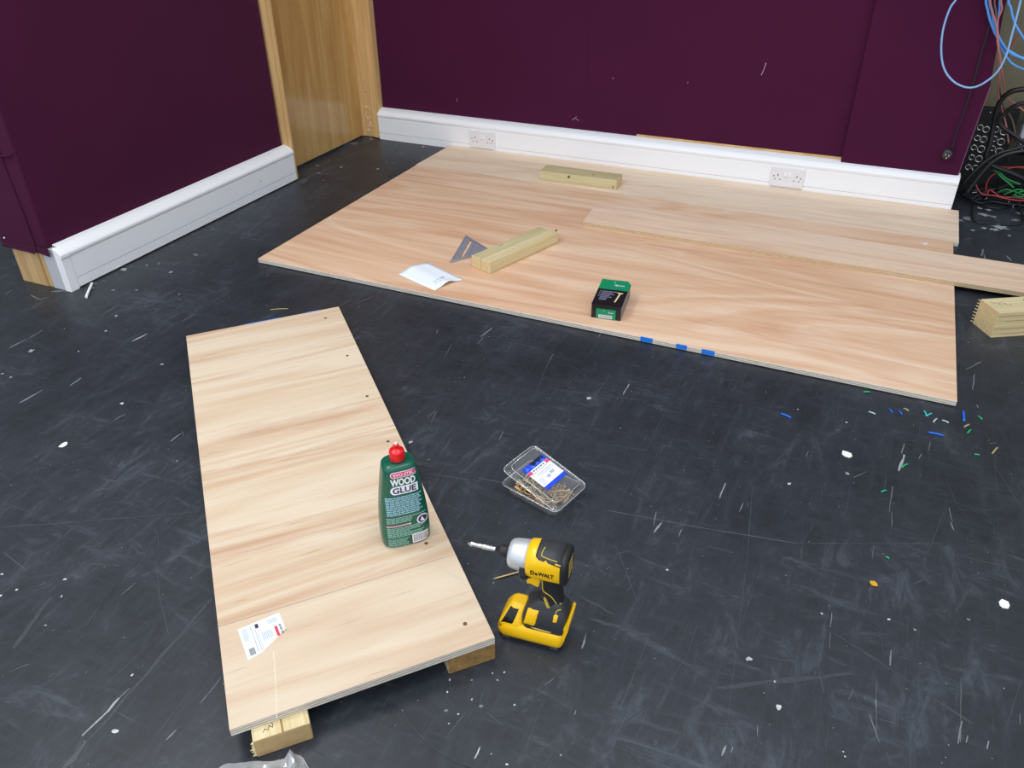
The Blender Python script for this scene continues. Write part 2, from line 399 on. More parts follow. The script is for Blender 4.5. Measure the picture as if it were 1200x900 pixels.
M['film'] = clear_plastic('clear_crinkled_film', (0.88, 0.90, 0.94, 1), haze=0.42, gloss=0.6, rough=0.12)
M['cable_blue'] = mat('sky_blue_cable', srgb(88, 160, 238), 0.4)
M['cable_pale'] = mat('pale_blue_cable', srgb(138, 182, 232), 0.4)
M['cable_pink'] = mat('dusty_pink_cable', srgb(176, 112, 108), 0.5)
M['cable_red'] = mat('red_cable', srgb(178, 62, 66), 0.5)
M['cable_brown'] = mat('brown_cable', srgb(106, 84, 74), 0.5)
M['cable_black'] = mat('black_cable', srgb(26, 27, 31), 0.4)
M['cable_green'] = mat('green_cable', srgb(28, 128, 66), 0.5)
M['plug_metal'] = mat('nickel_plug', srgb(214, 214, 210), 0.25, metal=1.0)
M['panel_black'] = mat('black_patch_plate', srgb(10, 10, 11), 0.5)
M['light_grey'] = mat('light_grey_case', srgb(188, 190, 196), 0.5)
M['teal'] = mat('teal_scrap', srgb(60, 190, 190), 0.5)
M['green_bit'] = mat('green_scrap', srgb(30, 170, 110), 0.5)
M['blue_bit'] = mat('blue_scrap', srgb(30, 110, 225), 0.5)
M['pale_bit'] = mat('pale_scrap', srgb(176, 196, 190), 0.7)
M['straw_bit'] = mat('straw_scrap', srgb(168, 160, 112), 0.7)
M['white_bit'] = mat('white_scrap', srgb(240, 240, 236), 0.7)
M['orange_bit'] = mat('ochre_scrap', srgb(226, 168, 40), 0.7)
TONES = []
for i in range(8):
    t = 0.06 + 0.9*i/7
    TONES.append(mat('paint_scuff_%s' % 'abcdefgh'[i], (0.045+0.55*t**1.8, 0.050+0.56*t**1.8, 0.061+0.57*t**1.8, 1), 0.5, spec=0.4, var=0.5, vscale=160))
SCUFFS=[(-0.3144, -0.8426, -0.3119, -0.7757, 0.0097, 0.5), (-0.3093, -0.7745, -0.3148, -0.7148, 0.0066, 0.4), (-0.0063, -1.0457, -0.0028, -0.9714, 0.0072, 0.6), (0.0184, -0.6504, 0.0232, -0.5933, 0.0123, 0.7), (0.0523, -0.9223, 0.0477, -0.8782, 0.0073, 0.6), (0.3134, -1.0021, 0.3182, -0.9641, 0.0053, 0.5), (0.5295, -1.01, 0.5296, -0.9724, 0.0062, 0.6), (-0.218, -0.5553, -0.2244, -0.4823, 0.0067, 0.3), (0.0699, -0.4838, 0.0704, -0.4238, 0.0047, 0.4), (1.0453, -1.7909, 1.0161, -1.3941, 0.0169, 0.12), (1.0489, -1.806, 1.0398, -1.7414, 0.0164, 0.13), (1.0234, -1.7343, 1.0267, -1.6921, 0.0074, 0.7), (1.0267, -1.6921, 1.0244, -1.6505, 0.0074, 0.75), (1.0244, -1.6505, 1.0247, -1.6264, 0.0056, 0.5), (0.8306, -1.4635, 0.8329, -1.4258, 0.0031, 0.5), (0.7853, -1.6956, 0.8043, -1.6659, 0.0024, 0.4), (0.4086, -1.4258, 0.5755, -1.3301, 0.0094, 0.08), (0.5755, -1.3301, 0.7998, -1.1957, 0.0068, 0.1), (0.8261, -1.3603, 0.9106, -1.4358, 0.0021, 0.2), (0.9106, -1.4358, 1.0028, -1.5042, 0.002, 0.2), (1.1669, -1.6794, 1.1689, -1.6567, 0.0035, 0.6), (1.1696, -1.5997, 1.169, -1.5743, 0.0036, 0.3), (1.169, -1.5743, 1.1662, -1.5389, 0.0036, 0.5), (1.1516, -1.7368, 1.1329, -1.5843, 0.0036, 0.12), (0.4882, -1.4781, 0.5901, -1.4981, 0.0045, 0.2), (0.9257, -1.7314, 0.9755, -1.7073, 0.0019, 0.2), (0.6686, -1.4356, 0.7615, -1.4029, 0.0086, 0.12), (0.7447, -1.6528, 0.7005, -1.5288, 0.0168, 0.07), (1.6841, -0.7994, 1.9183, -0.7659, 0.0033, 0.28), (1.9183, -0.7659, 2.1145, -0.7304, 0.0033, 0.3), (2.1145, -0.7304, 2.4078, -0.6009, 0.0032, 0.22), (1.6242, -0.6952, 1.7679, -0.7361, 0.0043, 0.1), (2.1223, -0.8012, 2.2173, -0.7811, 0.003, 0.2), (1.9828, -0.566, 2.016, -0.8117, 0.0021, 0.16), (2.016, -0.8117, 2.0658, -1.293, 0.0018, 0.16), (2.2126, -0.9605, 2.3448, -1.017, 0.0095, 0.12), (2.3448, -1.017, 2.4588, -1.0713, 0.0112, 0.1), (2.0279, -1.1803, 2.2565, -1.0459, 0.0161, 0.06), (1.8084, -0.8267, 1.8135, -0.7872, 0.0081, 0.6), (1.8003, -0.8055, 1.793, -0.7579, 0.0041, 0.4), (1.9188, -0.6495, 1.9201, -0.5866, 0.0054, 0.6), (1.9715, -0.6792, 1.9749, -0.6449, 0.0043, 0.5), (1.8619, -0.8182, 1.8627, -0.7904, 0.0041, 0.4), (1.7416, -0.904, 1.8259, -1.0304, 0.0025, 0.25), (1.8037, -1.0249, 1.8119, -0.9846, 0.0019, 0.2), (2.2942, -0.537, 2.2969, -0.4349, 0.0046, 0.3), (2.3023, -0.5903, 2.2997, -0.5346, 0.0045, 0.35), (2.2681, -0.7144, 2.2689, -0.6711, 0.0032, 0.3), (2.4256, -0.5172, 2.4326, -0.5451, 0.0045, 0.5), (2.4222, -0.4643, 2.4292, -0.5157, 0.0032, 0.4), (2.2048, -0.9477, 2.204, -0.9076, 0.0035, 0.4), (2.209, -1.0027, 2.206, -0.9588, 0.0019, 0.3), (2.2971, -1.0444, 2.3046, -1.1671, 0.0022, 0.3), (2.2983, -1.0878, 2.3009, -1.1059, 0.0036, 0.6), (2.4409, -0.9743, 2.4392, -1.1036, 0.0023, 0.3), (2.3186, -0.9974, 2.3182, -0.9587, 0.0057, 0.4), (2.4336, -1.1239, 2.441, -1.0718, 0.0046, 0.5), (2.4471, -1.1143, 2.4501, -1.0988, 0.0046, 0.6), (2.4803, -1.1135, 2.4823, -1.0951, 0.0046, 0.6), (2.0654, -1.3123, 2.0668, -1.2908, 0.0058, 0.6), (2.0788, -1.2994, 2.0796, -1.2886, 0.0033, 0.6), (2.2922, -1.1287, 2.3346, -1.1247, 0.0018, 0.3), (2.2906, -1.1257, 2.3093, -1.1757, 0.0036, 0.4), (2.2528, -1.108, 2.2594, -1.0813, 0.0073, 0.2), (2.1978, -1.072, 2.2113, -1.1107, 0.0036, 0.15), (2.3076, -0.3656, 2.3188, -0.2889, 0.0097, 0.75), (2.3106, -0.2886, 2.3169, -0.2383, 0.005, 0.4), (2.3513, -0.2939, 2.3587, -0.2674, 0.0049, 0.4), (2.3746, -0.2448, 2.3781, -0.2034, 0.0038, 0.35), (2.4867, 0.1154, 2.4936, 0.214, 0.0058, 0.45), (2.471, 0.2303, 2.5144, 0.2975, 0.006, 0.45), (2.4956, 0.0339, 2.4974, 0.0209, 0.0083, 0.5), (1.6778, -1.4747, 1.6776, -1.4642, 0.0033, 0.3), (1.6788, -1.4898, 1.6777, -1.4677, 0.0065, 0.8), (1.5489, -1.3605, 1.5499, -1.3173, 0.0026, 0.3), (1.6157, -1.4776, 1.6233, -1.417, 0.0033, 0.15), (1.638, -1.3874, 1.635, -1.367, 0.0034, 0.2), (1.6836, -1.3047, 1.7005, -1.2826, 0.0017, 0.2), (1.7301, -1.2903, 1.7406, -1.3161, 0.0017, 0.15), (1.7682, -1.1984, 1.7637, -1.1666, 0.0053, 0.6), (1.7656, -1.1817, 1.7631, -1.1599, 0.0036, 0.4), (1.8059, -1.3414, 1.8057, -1.332, 0.0042, 0.5), (1.6587, -1.4013, 1.6977, -1.412, 0.0067, 0.08), (1.7045, -1.3519, 1.7488, -1.3361, 0.0067, 0.1), (0.4987, -0.1697, 0.5021, -0.1114, 0.0062, 0.3), (0.5409, -0.1375, 0.5617, -0.0712, 0.0092, 0.25), (0.3702, -0.4674, 0.3564, -0.3984, 0.003, 0.2), (1.0426, -0.1755, 1.0512, -0.1035, 0.007, 0.45), (1.3078, -0.2604, 1.2986, -0.1816, 0.004, 0.3), (1.0545, -0.2183, 1.0527, -0.1772, 0.0055, 0.3), (1.1062, -0.6373, 1.1118, -0.6033, 0.0036, 0.4), (1.1268, -0.6548, 1.1162, -0.6014, 0.0024, 0.4), (0.9969, -0.3409, 0.9767, -0.2462, 0.0054, 0.2), (1.2569, -0.1363, 1.2643, -0.0363, 0.0033, 0.2), (1.3337, -0.6532, 1.3265, -0.6104, 0.0034, 0.4), (1.3444, -0.446, 1.3078, -0.2604, 0.0025, 0.15), (1.4939, -0.3806, 1.5019, -0.2287, 0.0025, 0.15), (1.5692, -0.3144, 1.5674, -0.2512, 0.0063, 0.55), (1.3373, -0.1928, 1.4514, -0.2765, 0.0026, 0.12), (1.0197, -0.5879, 1.0926, -0.5177, 0.0037, 0.2), (1.3508, -0.8154, 1.4398, -0.8049, 0.0026, 0.3), (1.225, -0.8525, 1.3776, -0.8217, 0.0032, 0.25), (1.5779, -0.5624, 1.7099, -0.5365, 0.0068, 0.1), (1.3527, -0.3698, 1.6453, -0.3145, 0.0074, 0.06), (-0.4401, 0.8501, -0.4321, 0.9782, 0.0134, 0.3), (-0.4644, 1.156, -0.4051, 1.47, 0.0144, 0.25), (-0.4321, 0.9782, -0.4238, 1.083, 0.0091, 0.35), (-0.4813, 1.2263, -0.4354, 1.3904, 0.0048, 0.15), (-0.5786, 1.4317, -0.5802, 1.5004, 0.025, 0.4), (-0.5463, 1.5856, -0.5111, 1.6364, 0.0255, 0.35), (-0.4171, 0.8195, -0.4323, 0.8943, 0.0354, 0.2), (-0.9307, -0.3265, -0.9414, -0.2397, 0.0081, 0.3), (-0.5779, -0.5485, -0.5087, -0.5624, 0.0071, 0.4), (-0.6698, -0.5807, -0.6778, -0.5467, 0.0073, 0.4), (-0.5312, -0.5722, -0.4978, -0.5287, 0.0071, 0.3), (-0.533, -0.4993, -0.4813, -0.4695, 0.0143, 0.45), (-0.4585, -0.414, -0.4586, -0.3751, 0.0072, 0.3), (2.541, 1.1626, 2.5493, 1.237, 0.0117, 0.5), (2.5506, 1.1842, 2.5545, 1.1252, 0.0096, 0.5), (2.4839, 1.3107, 2.5156, 1.3433, 0.008, 0.3), (2.6308, 1.2011, 2.6458, 1.1559, 0.0117, 0.4), (2.5208, -0.1488, 2.5373, -0.1376, 0.0052, 0.4), (2.5269, -0.2432, 2.5826, -0.4099, 0.003, 0.15), (2.4148, -0.3475, 2.4459, -0.4702, 0.0024, 0.12), (2.2065, -0.4392, 2.2337, -0.4017, 0.0047, 0.3), (2.0144, -0.4684, 2.051, -0.3549, 0.007, 0.08), (2.4354, -0.6264, 2.5685, -0.623, 0.0033, 0.15), (2.3315, -0.6434, 2.5649, -0.6775, 0.0022, 0.15), (2.3602, -0.742, 2.4185, -0.4495, 0.0027, 0.12), (2.3523, -0.7586, 2.3848, -0.7177, 0.0084, 0.1), (2.5138, -1.0486, 2.542, -0.9396, 0.0019, 0.2), (1.9631, -1.1119, 1.9898, -1.0821, 0.0018, 0.12), (1.7199, -1.0773, 1.7994, -1.0917, 0.0147, 0.08), (1.7553, -1.1233, 1.8783, -1.1157, 0.0181, 0.05), (1.7464, -0.9308, 1.7771, -0.9029, 0.0039, 0.15), (1.9306, -0.8205, 1.9873, -0.8186, 0.008, 0.1), (2.1708, -0.3808, 2.2139, -0.4067, 0.0035, 0.12)]
BLOTS=[(2.5881, 1.7147, 0.0177, 0.5), (2.5656, 1.6392, 0.0304, 0.5), (2.6047, 1.6343, 0.0217, 0.4), (2.622, 1.5167, 0.0422, 0.55), (2.5981, 1.4763, 0.0251, 0.5), (2.5177, 1.432, 0.0124, 0.6), (2.5603, 1.4802, 0.0167, 0.5), (2.652, 1.4305, 0.0124, 0.6), (2.4947, 1.5662, 0.034, 0.35), (2.707, 1.7211, 0.0266, 0.4), (2.4712, 1.535, 0.0211, 0.4), (2.5515, 1.7216, 0.0177, 0.5), (2.6851, 1.6261, 0.0217, 0.3), (2.0709, -1.0903, 0.0081, 0.7), (2.14, -1.1756, 0.0079, 0.75), (2.1242, -1.1233, 0.0036, 0.6), (1.071, -1.704, 0.0073, 0.85), (0.6845, -1.4808, 0.0054, 0.85), (0.5453, -1.5261, 0.0045, 0.8), (0.5984, -1.5689, 0.0044, 0.9), (0.6153, -1.5433, 0.0044, 0.8), (1.0072, -1.6033, 0.0038, 0.85), (0.753, -1.5869, 0.0041, 0.4), (0.7184, -1.5183, 0.0042, 0.6), (2.4571, -0.8146, 0.0061, 0.3), (2.3112, -0.8793, 0.0043, 0.8), (2.1852, -0.9183, 0.0039, 0.75), (2.1914, -0.4276, 0.0082, 0.6), (2.0648, -0.5265, 0.0067, 0.8), (1.485, -0.3703, 0.0098, 0.65), (2.169, -0.1985, 0.0051, 0.8), (2.0393, -0.1885, 0.0038, 0.8), (1.8658, -0.9284, 0.0039, 0.8), (2.359, -0.8863, 0.004, 0.4), (2.2542, -1.2195, 0.0026, 0.7), (1.5655, -1.3676, 0.0034, 0.5), (1.6524, -1.3103, 0.0028, 0.8), (1.6478, -1.331, 0.0034, 0.4), (1.6325, -1.3212, 0.0034, 0.5), (1.6037, -1.3506, 0.0026, 0.4), (1.5734, -1.3924, 0.0026, 0.9), (1.6227, -1.3883, 0.0034, 0.5), (1.6448, -1.3941, 0.005, 0.35), (1.6136, -1.4251, 0.0027, 0.9), (1.5906, -1.4278, 0.005, 0.25), (1.6988, -1.3661, 0.0037, 0.5), (1.7342, -1.477, 0.0035, 0.9), (1.8117, -1.4236, 0.0026, 0.6), (1.607, -1.4487, 0.0025, 0.7), (-0.1696, -0.5411, 0.0082, 0.5), (-0.4379, -0.2529, 0.0183, 0.5), (-0.2547, -0.199, 0.0106, 0.5), (-0.3858, -0.1885, 0.0073, 0.5), (-0.1156, -0.6347, 0.0064, 0.9), (-0.089, -0.7679, 0.0046, 0.9), (0.2146, -0.7201, 0.0072, 0.6), (-0.2319, -0.8242, 0.0127, 0.5), (-0.1518, -0.96, 0.0061, 0.6), (-0.1932, -0.957, 0.0062, 0.5), (-0.3549, -0.1581, 0.0109, 0.3), (-0.0881, -0.3297, 0.005, 0.6), (-0.2568, -0.3652, 0.0069, 0.5), (-0.3345, -0.3987, 0.0087, 0.4), (0.2692, -0.93, 0.0082, 0.8), (-0.2779, -0.0376, 0.011, 0.4), (-0.2901, -0.0339, 0.011, 0.3), (-0.5047, 1.0787, 0.0116, 0.7), (-0.3755, 1.1033, 0.0138, 0.7), (-0.188, 1.1528, 0.0158, 0.7), (-0.1641, 1.5706, 0.0122, 0.8), (-0.4242, 0.9815, 0.0136, 0.6), (-0.4975, 1.1728, 0.0094, 0.4), (-0.5488, 1.4786, 0.035, 0.35), (-0.506, 1.5844, 0.0253, 0.3)]
JOINTS=[(1.6983, -1.4964, 1.7191, -0.134)]
OFFCUTS=[(1.9986, -0.2291, 2.0274, -0.2387, 'blue'), (2.3726, -0.1607, 2.41, -0.161, 'blue'), (2.4594, -0.014, 2.4607, -0.0666, 'blue'), (2.3602, -0.0574, 2.3671, -0.0812, 'teal'), (2.3671, -0.0812, 2.3798, -0.0623, 'teal'), (2.468, -0.1231, 2.4766, -0.1025, 'green'), (2.4953, -0.0252, 2.5054, -0.0383, 'green'), (2.482, -0.2175, 2.4939, -0.2162, 'green'), (2.3142, -0.3482, 2.3274, -0.3274, 'green'), (2.2729, -0.4701, 2.2838, -0.4584, 'green'), (2.2945, -0.6975, 2.3016, -0.7, 'green'), (2.5241, -0.1951, 2.5373, -0.1618, 'straw'), (2.4056, -0.0864, 2.4226, -0.092, 'pale'), (2.2712, -0.0873, 2.2807, -0.1012, 'blue'), (2.2954, -0.0857, 2.3047, -0.0996, 'blue'), (2.3079, -0.0667, 2.3213, -0.0744, 'straw'), (2.3845, -0.1043, 2.3928, -0.0832, 'pale'), (2.2201, -0.1232, 2.2381, -0.1288, 'pale'), (2.1995, -0.0247, 2.2174, -0.0169, 'green'), (2.4602, -0.097, 2.473, -0.0785, 'straw')]
CHIPS=[(2.1824, -0.3488, 0.0144, 'white'), (0.2816, -1.1392, 0.013, 'white'), (2.5234, -0.744, 0.0127, 'white'), (2.2766, -0.7922, 0.0102, 'orange'), (1.1224, -0.7581, 0.0069, 'pale')]
TIE=[(-0.3701, -0.4864), (-0.4007, -0.4479), (-0.4409, -0.3966)]
STRAW=[(0.2931, -0.2968), (0.3463, -0.2669)]
CAB={'loop': [(2.239, 1.55, 0.868), (2.22, 1.55, 0.808), (2.216, 1.55, 0.729), (2.231, 1.55, 0.649), (2.259, 1.55, 0.588), (2.304, 1.55, 0.546), (2.357, 1.55, 0.529), (2.4, 1.54, 0.546), (2.44, 1.54, 0.594), (2.454, 1.54, 0.657), (2.452, 1.54, 0.733), (2.448, 1.54, 0.82), (2.444, 1.54, 0.872)], 'bl1': [(2.333, 1.59, 0.867), (2.353, 1.59, 0.803), (2.378, 1.59, 0.757), (2.407, 1.59, 0.716), (2.445, 1.6, 0.677), (2.491, 1.6, 0.652), (2.542, 1.6, 0.634), (2.601, 1.62, 0.625)], 'bl2': [(2.344, 1.585, 0.868), (2.37, 1.585, 0.796), (2.397, 1.585, 0.74), (2.431, 1.585, 0.694), (2.472, 1.6, 0.657), (2.523, 1.6, 0.642), (2.597, 1.62, 0.641)], 'bl3': [(2.381, 1.6, 0.868), (2.39, 1.6, 0.81), (2.401, 1.6, 0.75), (2.428, 1.6, 0.685), (2.473, 1.6, 0.632), (2.509, 1.6, 0.61), (2.554, 1.61, 0.599), (2.607, 1.62, 0.607)], 'bl4': [(2.405, 1.58, 0.871), (2.427, 1.58, 0.814), (2.448, 1.58, 0.774), (2.475, 1.58, 0.74), (2.512, 1.59, 0.704), (2.57, 1.6, 0.676)], 'pk1': [(2.348, 1.565, 0.871), (2.354, 1.565, 0.827), (2.374, 1.565, 0.79), (2.395, 1.565, 0.755), (2.415, 1.565, 0.696), (2.438, 1.57, 0.648), (2.463, 1.6, 0.587), (2.494, 1.68, 0.522), (2.523, 1.74, 0.465), (2.564, 1.76, 0.437), (2.632, 1.76, 0.395)], 'pk2': [(2.382, 1.57, 0.871), (2.396, 1.57, 0.814), (2.395, 1.57, 0.767), (2.418, 1.565, 0.696), (2.439, 1.58, 0.633), (2.464, 1.62, 0.564), (2.483, 1.7, 0.49), (2.521, 1.76, 0.412), (2.555, 1.77, 0.35), (2.587, 1.77, 0.275)], 'pk3': [(2.36, 1.575, 0.87), (2.38, 1.575, 0.801), (2.401, 1.572, 0.737), (2.427, 1.574, 0.665), (2.457, 1.61, 0.598), (2.479, 1.7, 0.517), (2.519, 1.765, 0.432), (2.571, 1.775, 0.372), (2.602, 1.775, 0.311)], 'red1': [(2.571, 1.78, 0.765), (2.514, 1.78, 0.712), (2.493, 1.78, 0.679), (2.488, 1.78, 0.646), (2.488, 1.78, 0.614)], 'plugcord': [(2.345, 1.605, 0.866), (2.367, 1.61, 0.777), (2.374, 1.612, 0.735), (2.374, 1.612, 0.648), (2.376, 1.612, 0.543), (2.375, 1.612, 0.443), (2.369, 1.612, 0.35), (2.369, 1.612, 0.265)], 'thick1': [(2.673, 1.7, 0.559), (2.582, 1.7, 0.515), (2.531, 1.71, 0.496), (2.506, 1.73, 0.459), (2.502, 1.74, 0.408), (2.51, 1.75, 0.336), (2.518, 1.75, 0.266), (2.528, 1.75, 0.193)], 'thick2': [(2.697, 1.69, 0.478), (2.606, 1.69, 0.464), (2.563, 1.7, 0.447), (2.537, 1.72, 0.413), (2.529, 1.73, 0.358)], 'thick3': [(2.478, 1.66, 0.08), (2.495, 1.66, 0.127), (2.52, 1.66, 0.19), (2.544, 1.66, 0.229), (2.584, 1.66, 0.262), (2.649, 1.66, 0.284), (2.746, 1.66, 0.316)], 'thick4': [(2.456, 1.7, 0.102), (2.482, 1.7, 0.154), (2.513, 1.7, 0.206), (2.553, 1.7, 0.247), (2.603, 1.7, 0.271), (2.649, 1.7, 0.294), (2.747, 1.7, 0.323)]}
PILE={'red': [[(2.518, 1.8, 0.078), (2.53, 1.79, 0.06), (2.555, 1.78, 0.043), (2.594, 1.775, 0.046), (2.642, 1.77, 0.041), (2.697, 1.76, 0.043), (2.773, 1.76, 0.058)], [(2.569, 1.8, 0.042), (2.557, 1.79, 0.083), (2.561, 1.79, 0.118), (2.581, 1.79, 0.141), (2.614, 1.79, 0.162), (2.658, 1.79, 0.177), (2.739, 1.79, 0.175)], [(2.573, 1.785, 0.04), (2.576, 1.79, 0.064), (2.621, 1.78, 0.045), (2.666, 1.77, 0.049), (2.724, 1.77, 0.051)], [(2.577, 1.82, 0.16), (2.615, 1.815, 0.163), (2.659, 1.81, 0.168), (2.759, 1.81, 0.167)]], 'green': [[(2.566, 1.77, 0.166), (2.594, 1.765, 0.137), (2.626, 1.76, 0.117), (2.658, 1.755, 0.096)], [(2.573, 1.775, 0.166), (2.607, 1.765, 0.137), (2.637, 1.76, 0.124), (2.678, 1.755, 0.114)], [(2.562, 1.77, 0.158), (2.589, 1.77, 0.143), (2.617, 1.77, 0.128), (2.647, 1.765, 0.103)], [(2.61, 1.78, 0.062), (2.63, 1.77, 0.08), (2.663, 1.765, 0.079), (2.698, 1.76, 0.07), (2.751, 1.76, 0.077)], [(2.631, 1.77, 0.057), (2.651, 1.76, 0.075), (2.679, 1.76, 0.09), (2.721, 1.76, 0.081)], [(2.665, 1.765, 0.052), (2.677, 1.755, 0.076), (2.696, 1.75, 0.088), (2.733, 1.75, 0.101)], [(2.668, 1.76, 0.062), (2.695, 1.755, 0.06), (2.717, 1.755, 0.07), (2.763, 1.755, 0.069)]], 'black': [[(2.551, 1.771, 0.03), (2.529, 1.77, 0.012), (2.523, 1.721, 0.004), (2.518, 1.629, 0.004), (2.52, 1.555, 0.004), (2.538, 1.521, 0.004), (2.583, 1.53, 0.004), (2.648, 1.547, 0.004), (2.693, 1.567, 0.004), (2.713, 1.627, 0.004), (2.71, 1.733, 0.004), (2.699, 1.801, 0.01)], [(2.496, 1.807, 0.01), (2.541, 1.771, 0.005), (2.591, 1.735, 0.005), (2.645, 1.747, 0.005), (2.695, 1.813, 0.005), (2.781, 1.881, 0.01)], [(2.476, 1.847, 0.01), (2.51, 1.79, 0.01), (2.558, 1.775, 0.006), (2.599, 1.804, 0.01), (2.642, 1.799, 0.01), (2.759, 1.803, 0.01)], [(2.607, 1.8, 0.189), (2.617, 1.8, 0.241), (2.632, 1.8, 0.279), (2.688, 1.8, 0.343)], [(2.587, 1.83, 0.306), (2.615, 1.825, 0.278), (2.644, 1.82, 0.254), (2.71, 1.82, 0.225)], [(2.574, 1.84, 0.331), (2.597, 1.835, 0.338), (2.64, 1.83, 0.355)]], 'plug': [[(2.66, 1.807, 0.008), (2.676, 1.86, 0.008)], [(2.681, 1.765, 0.008), (2.686, 1.824, 0.008)], [(2.711, 1.8, 0.008), (2.706, 1.849, 0.008)], [(2.541, 1.803, 0.008), (2.559, 1.834, 0.008)], [(2.569, 1.814, 0.01), (2.587, 1.858, 0.01)], [(2.522, 1.891, 0.01), (2.544, 1.912, 0.01)], [(2.567, 1.843, 0.02), (2.575, 1.883, 0.02)], [(2.62, 1.902, 0.02), (2.635, 1.92, 0.02)], [(2.715, 2.028, 0.05), (2.74, 2.052, 0.05)]]}
CONN=[(2.4787, 0.2902, 0.0132), (2.5043, 0.2836, 0.015), (2.5418, 0.2875, 0.0146), (2.5752, 0.2818, 0.0173), (2.4798, 0.2434, 0.0132), (2.5062, 0.2406, 0.0155), (2.5467, 0.247, 0.0137), (2.5764, 0.2371, 0.0164), (2.4777, 0.2012, 0.0132), (2.5081, 0.1971, 0.0169), (2.5516, 0.2059, 0.0128), (2.5799, 0.1959, 0.0165), (2.4812, 0.1573, 0.0128), (2.5117, 0.1532, 0.016), (2.4796, 0.1121, 0.0129), (2.5076, 0.1117, 0.0147)]
# ------------------------------------------------------------------ floor with its scratches and paint marks
rnd = random.Random(7)
fb = MB()
JX = 1.703                                    # a joint between two floor sheets runs straight away from the camera
fb.box(-3.0, JX-0.0008, -4.0, 2.6, -0.03, 0); fb.box(JX+0.0008, 5.0, -4.0, 2.6, -0.03, 0)
fb.box(JX-0.0008, JX+0.0008, -4.0, 2.6, -0.03, -0.0006, 1)
def tone(t): return 1 + max(0, min(7, int(round((t-0.06)/0.9*7))))
zc = [0.00025]
def nz():
    zc[0] += 0.0000012; return zc[0]
def streak(x0, y0, x1, y1, w, t, wob=0.25):
    d = Vector((x1-x0, y1-y0)); L = max(d.length, 1e-5); d /= L; n = Vector((-d.y, d.x))
    k = max(2, min(9, int(L/0.02)+2)); z = nz(); a = []; b = []
    for i in range(k):
        s = i/(k-1); ww = w*0.5*(0.35+0.65*sin(pi*(0.12+0.76*s)))*rnd.uniform(0.55, 1.3)
        off = rnd.uniform(-wob, wob)*w
        c = Vector((x0, y0)) + d*L*s + n*off
        a.append((c.x+n.x*ww, c.y+n.y*ww, z)); b.append((c.x-n.x*ww, c.y-n.y*ww, z))
    A = [fb.bm.verts.new(p) for p in a]; B = [fb.bm.verts.new(p) for p in b]
    for i in range(k-1):
        f = fb.bm.faces.new((B[i], B[i+1], A[i+1], A[i])); f.material_index = tone(t)
def blot(x, y, r, t, el=1.6):
    k = 16 if r > 0.008 else 9; z = nz(); a0 = rnd.uniform(0, 6.3); ang = rnd.uniform(0, pi)
    vs = []
    for i in range(k):
        a = 2*pi*i/k; rr = r*(rnd.uniform(0.35, 1.25) if k > 9 else rnd.uniform(0.6, 1.2))
        u, v = rr*cos(a)*el**0.5, rr*sin(a)/el**0.5
        vs.append((x+u*cos(ang)-v*sin(ang), y+u*sin(ang)+v*cos(ang), z))
    fb.face(vs, tone(t))
for x0, y0, x1, y1, w, t in SCUFFS: streak(x0, y0, x1, y1, w*0.62, t)
for x, y, r, t in BLOTS: blot(x, y, r*0.72, min(0.9, t+0.15), 1.3)
for i in range(820):                           # short scuffs, mostly dragged towards and away from the back wall
    x = rnd.uniform(-1.0, 3.1); y = rnd.uniform(-2.0, 1.8)
    a = rnd.gauss(pi/2, 0.22) if rnd.random() < 0.72 else rnd.uniform(0, pi)
    L = rnd.choice((0.004, 0.006, 0.01, 0.014, 0.025)); w = rnd.uniform(0.0005, 0.0014)
    streak(x, y, x+L*cos(a), y+L*sin(a), w, rnd.choice((0.15, 0.2, 0.25, 0.3, 0.45, 0.6, 0.75)))
for i in range(170):                           # long faint scratches
    x = rnd.uniform(-1.0, 3.1); y = rnd.uniform(-2.0, 1.6)
    a = rnd.choice((rnd.gauss(pi/2, 0.3), rnd.gauss(-0.35, 0.3), rnd.uniform(0, pi))); L = rnd.uniform(0.06, 0.3)
    c = rnd.uniform(-0.25, 0.25); px, py = x, y
    for j in range(4):
        qx, qy = px+L/4*cos(a), py+L/4*sin(a); a += c
        streak(px, py, qx, qy, rnd.uniform(0.0005, 0.0011), rnd.choice((0.1, 0.13, 0.17)), 0.1); px, py = qx, qy
for i in range(620):
    x = rnd.uniform(-1.0, 3.1); y = rnd.uniform(-2.0, 1.8)
    blot(x, y, rnd.choice((0.0006, 0.0008, 0.0011, 0.0017)), rnd.choice((0.35, 0.5, 0.7, 0.9)), 1.4)
for i in range(70):
    x = rnd.uniform(-0.8, 0.5); y = rnd.uniform(-0.7, 1.5)
    blot(x, y, rnd.choice((0.0015, 0.002, 0.003)), rnd.choice((0.2, 0.3, 0.4)), 1.8)
for i in range(90):                            # plaster dust by the door and under the left trunking
    if rnd.random() < 0.6: x, y = rnd.uniform(-0.52, 0.05), rnd.uniform(0.7, 1.55)
    else: x, y = -0.44+abs(rnd.gauss(0, 0.05)), rnd.uniform(-0.5, 0.9)
    blot(x, y, rnd.choice((0.0015, 0.0025, 0.004, 0.006)), rnd.choice((0.15, 0.25, 0.4, 0.55)), 2.2)
tag(fb.build('floor', [M['floor']]+TONES, recalc=False), kind='structure')

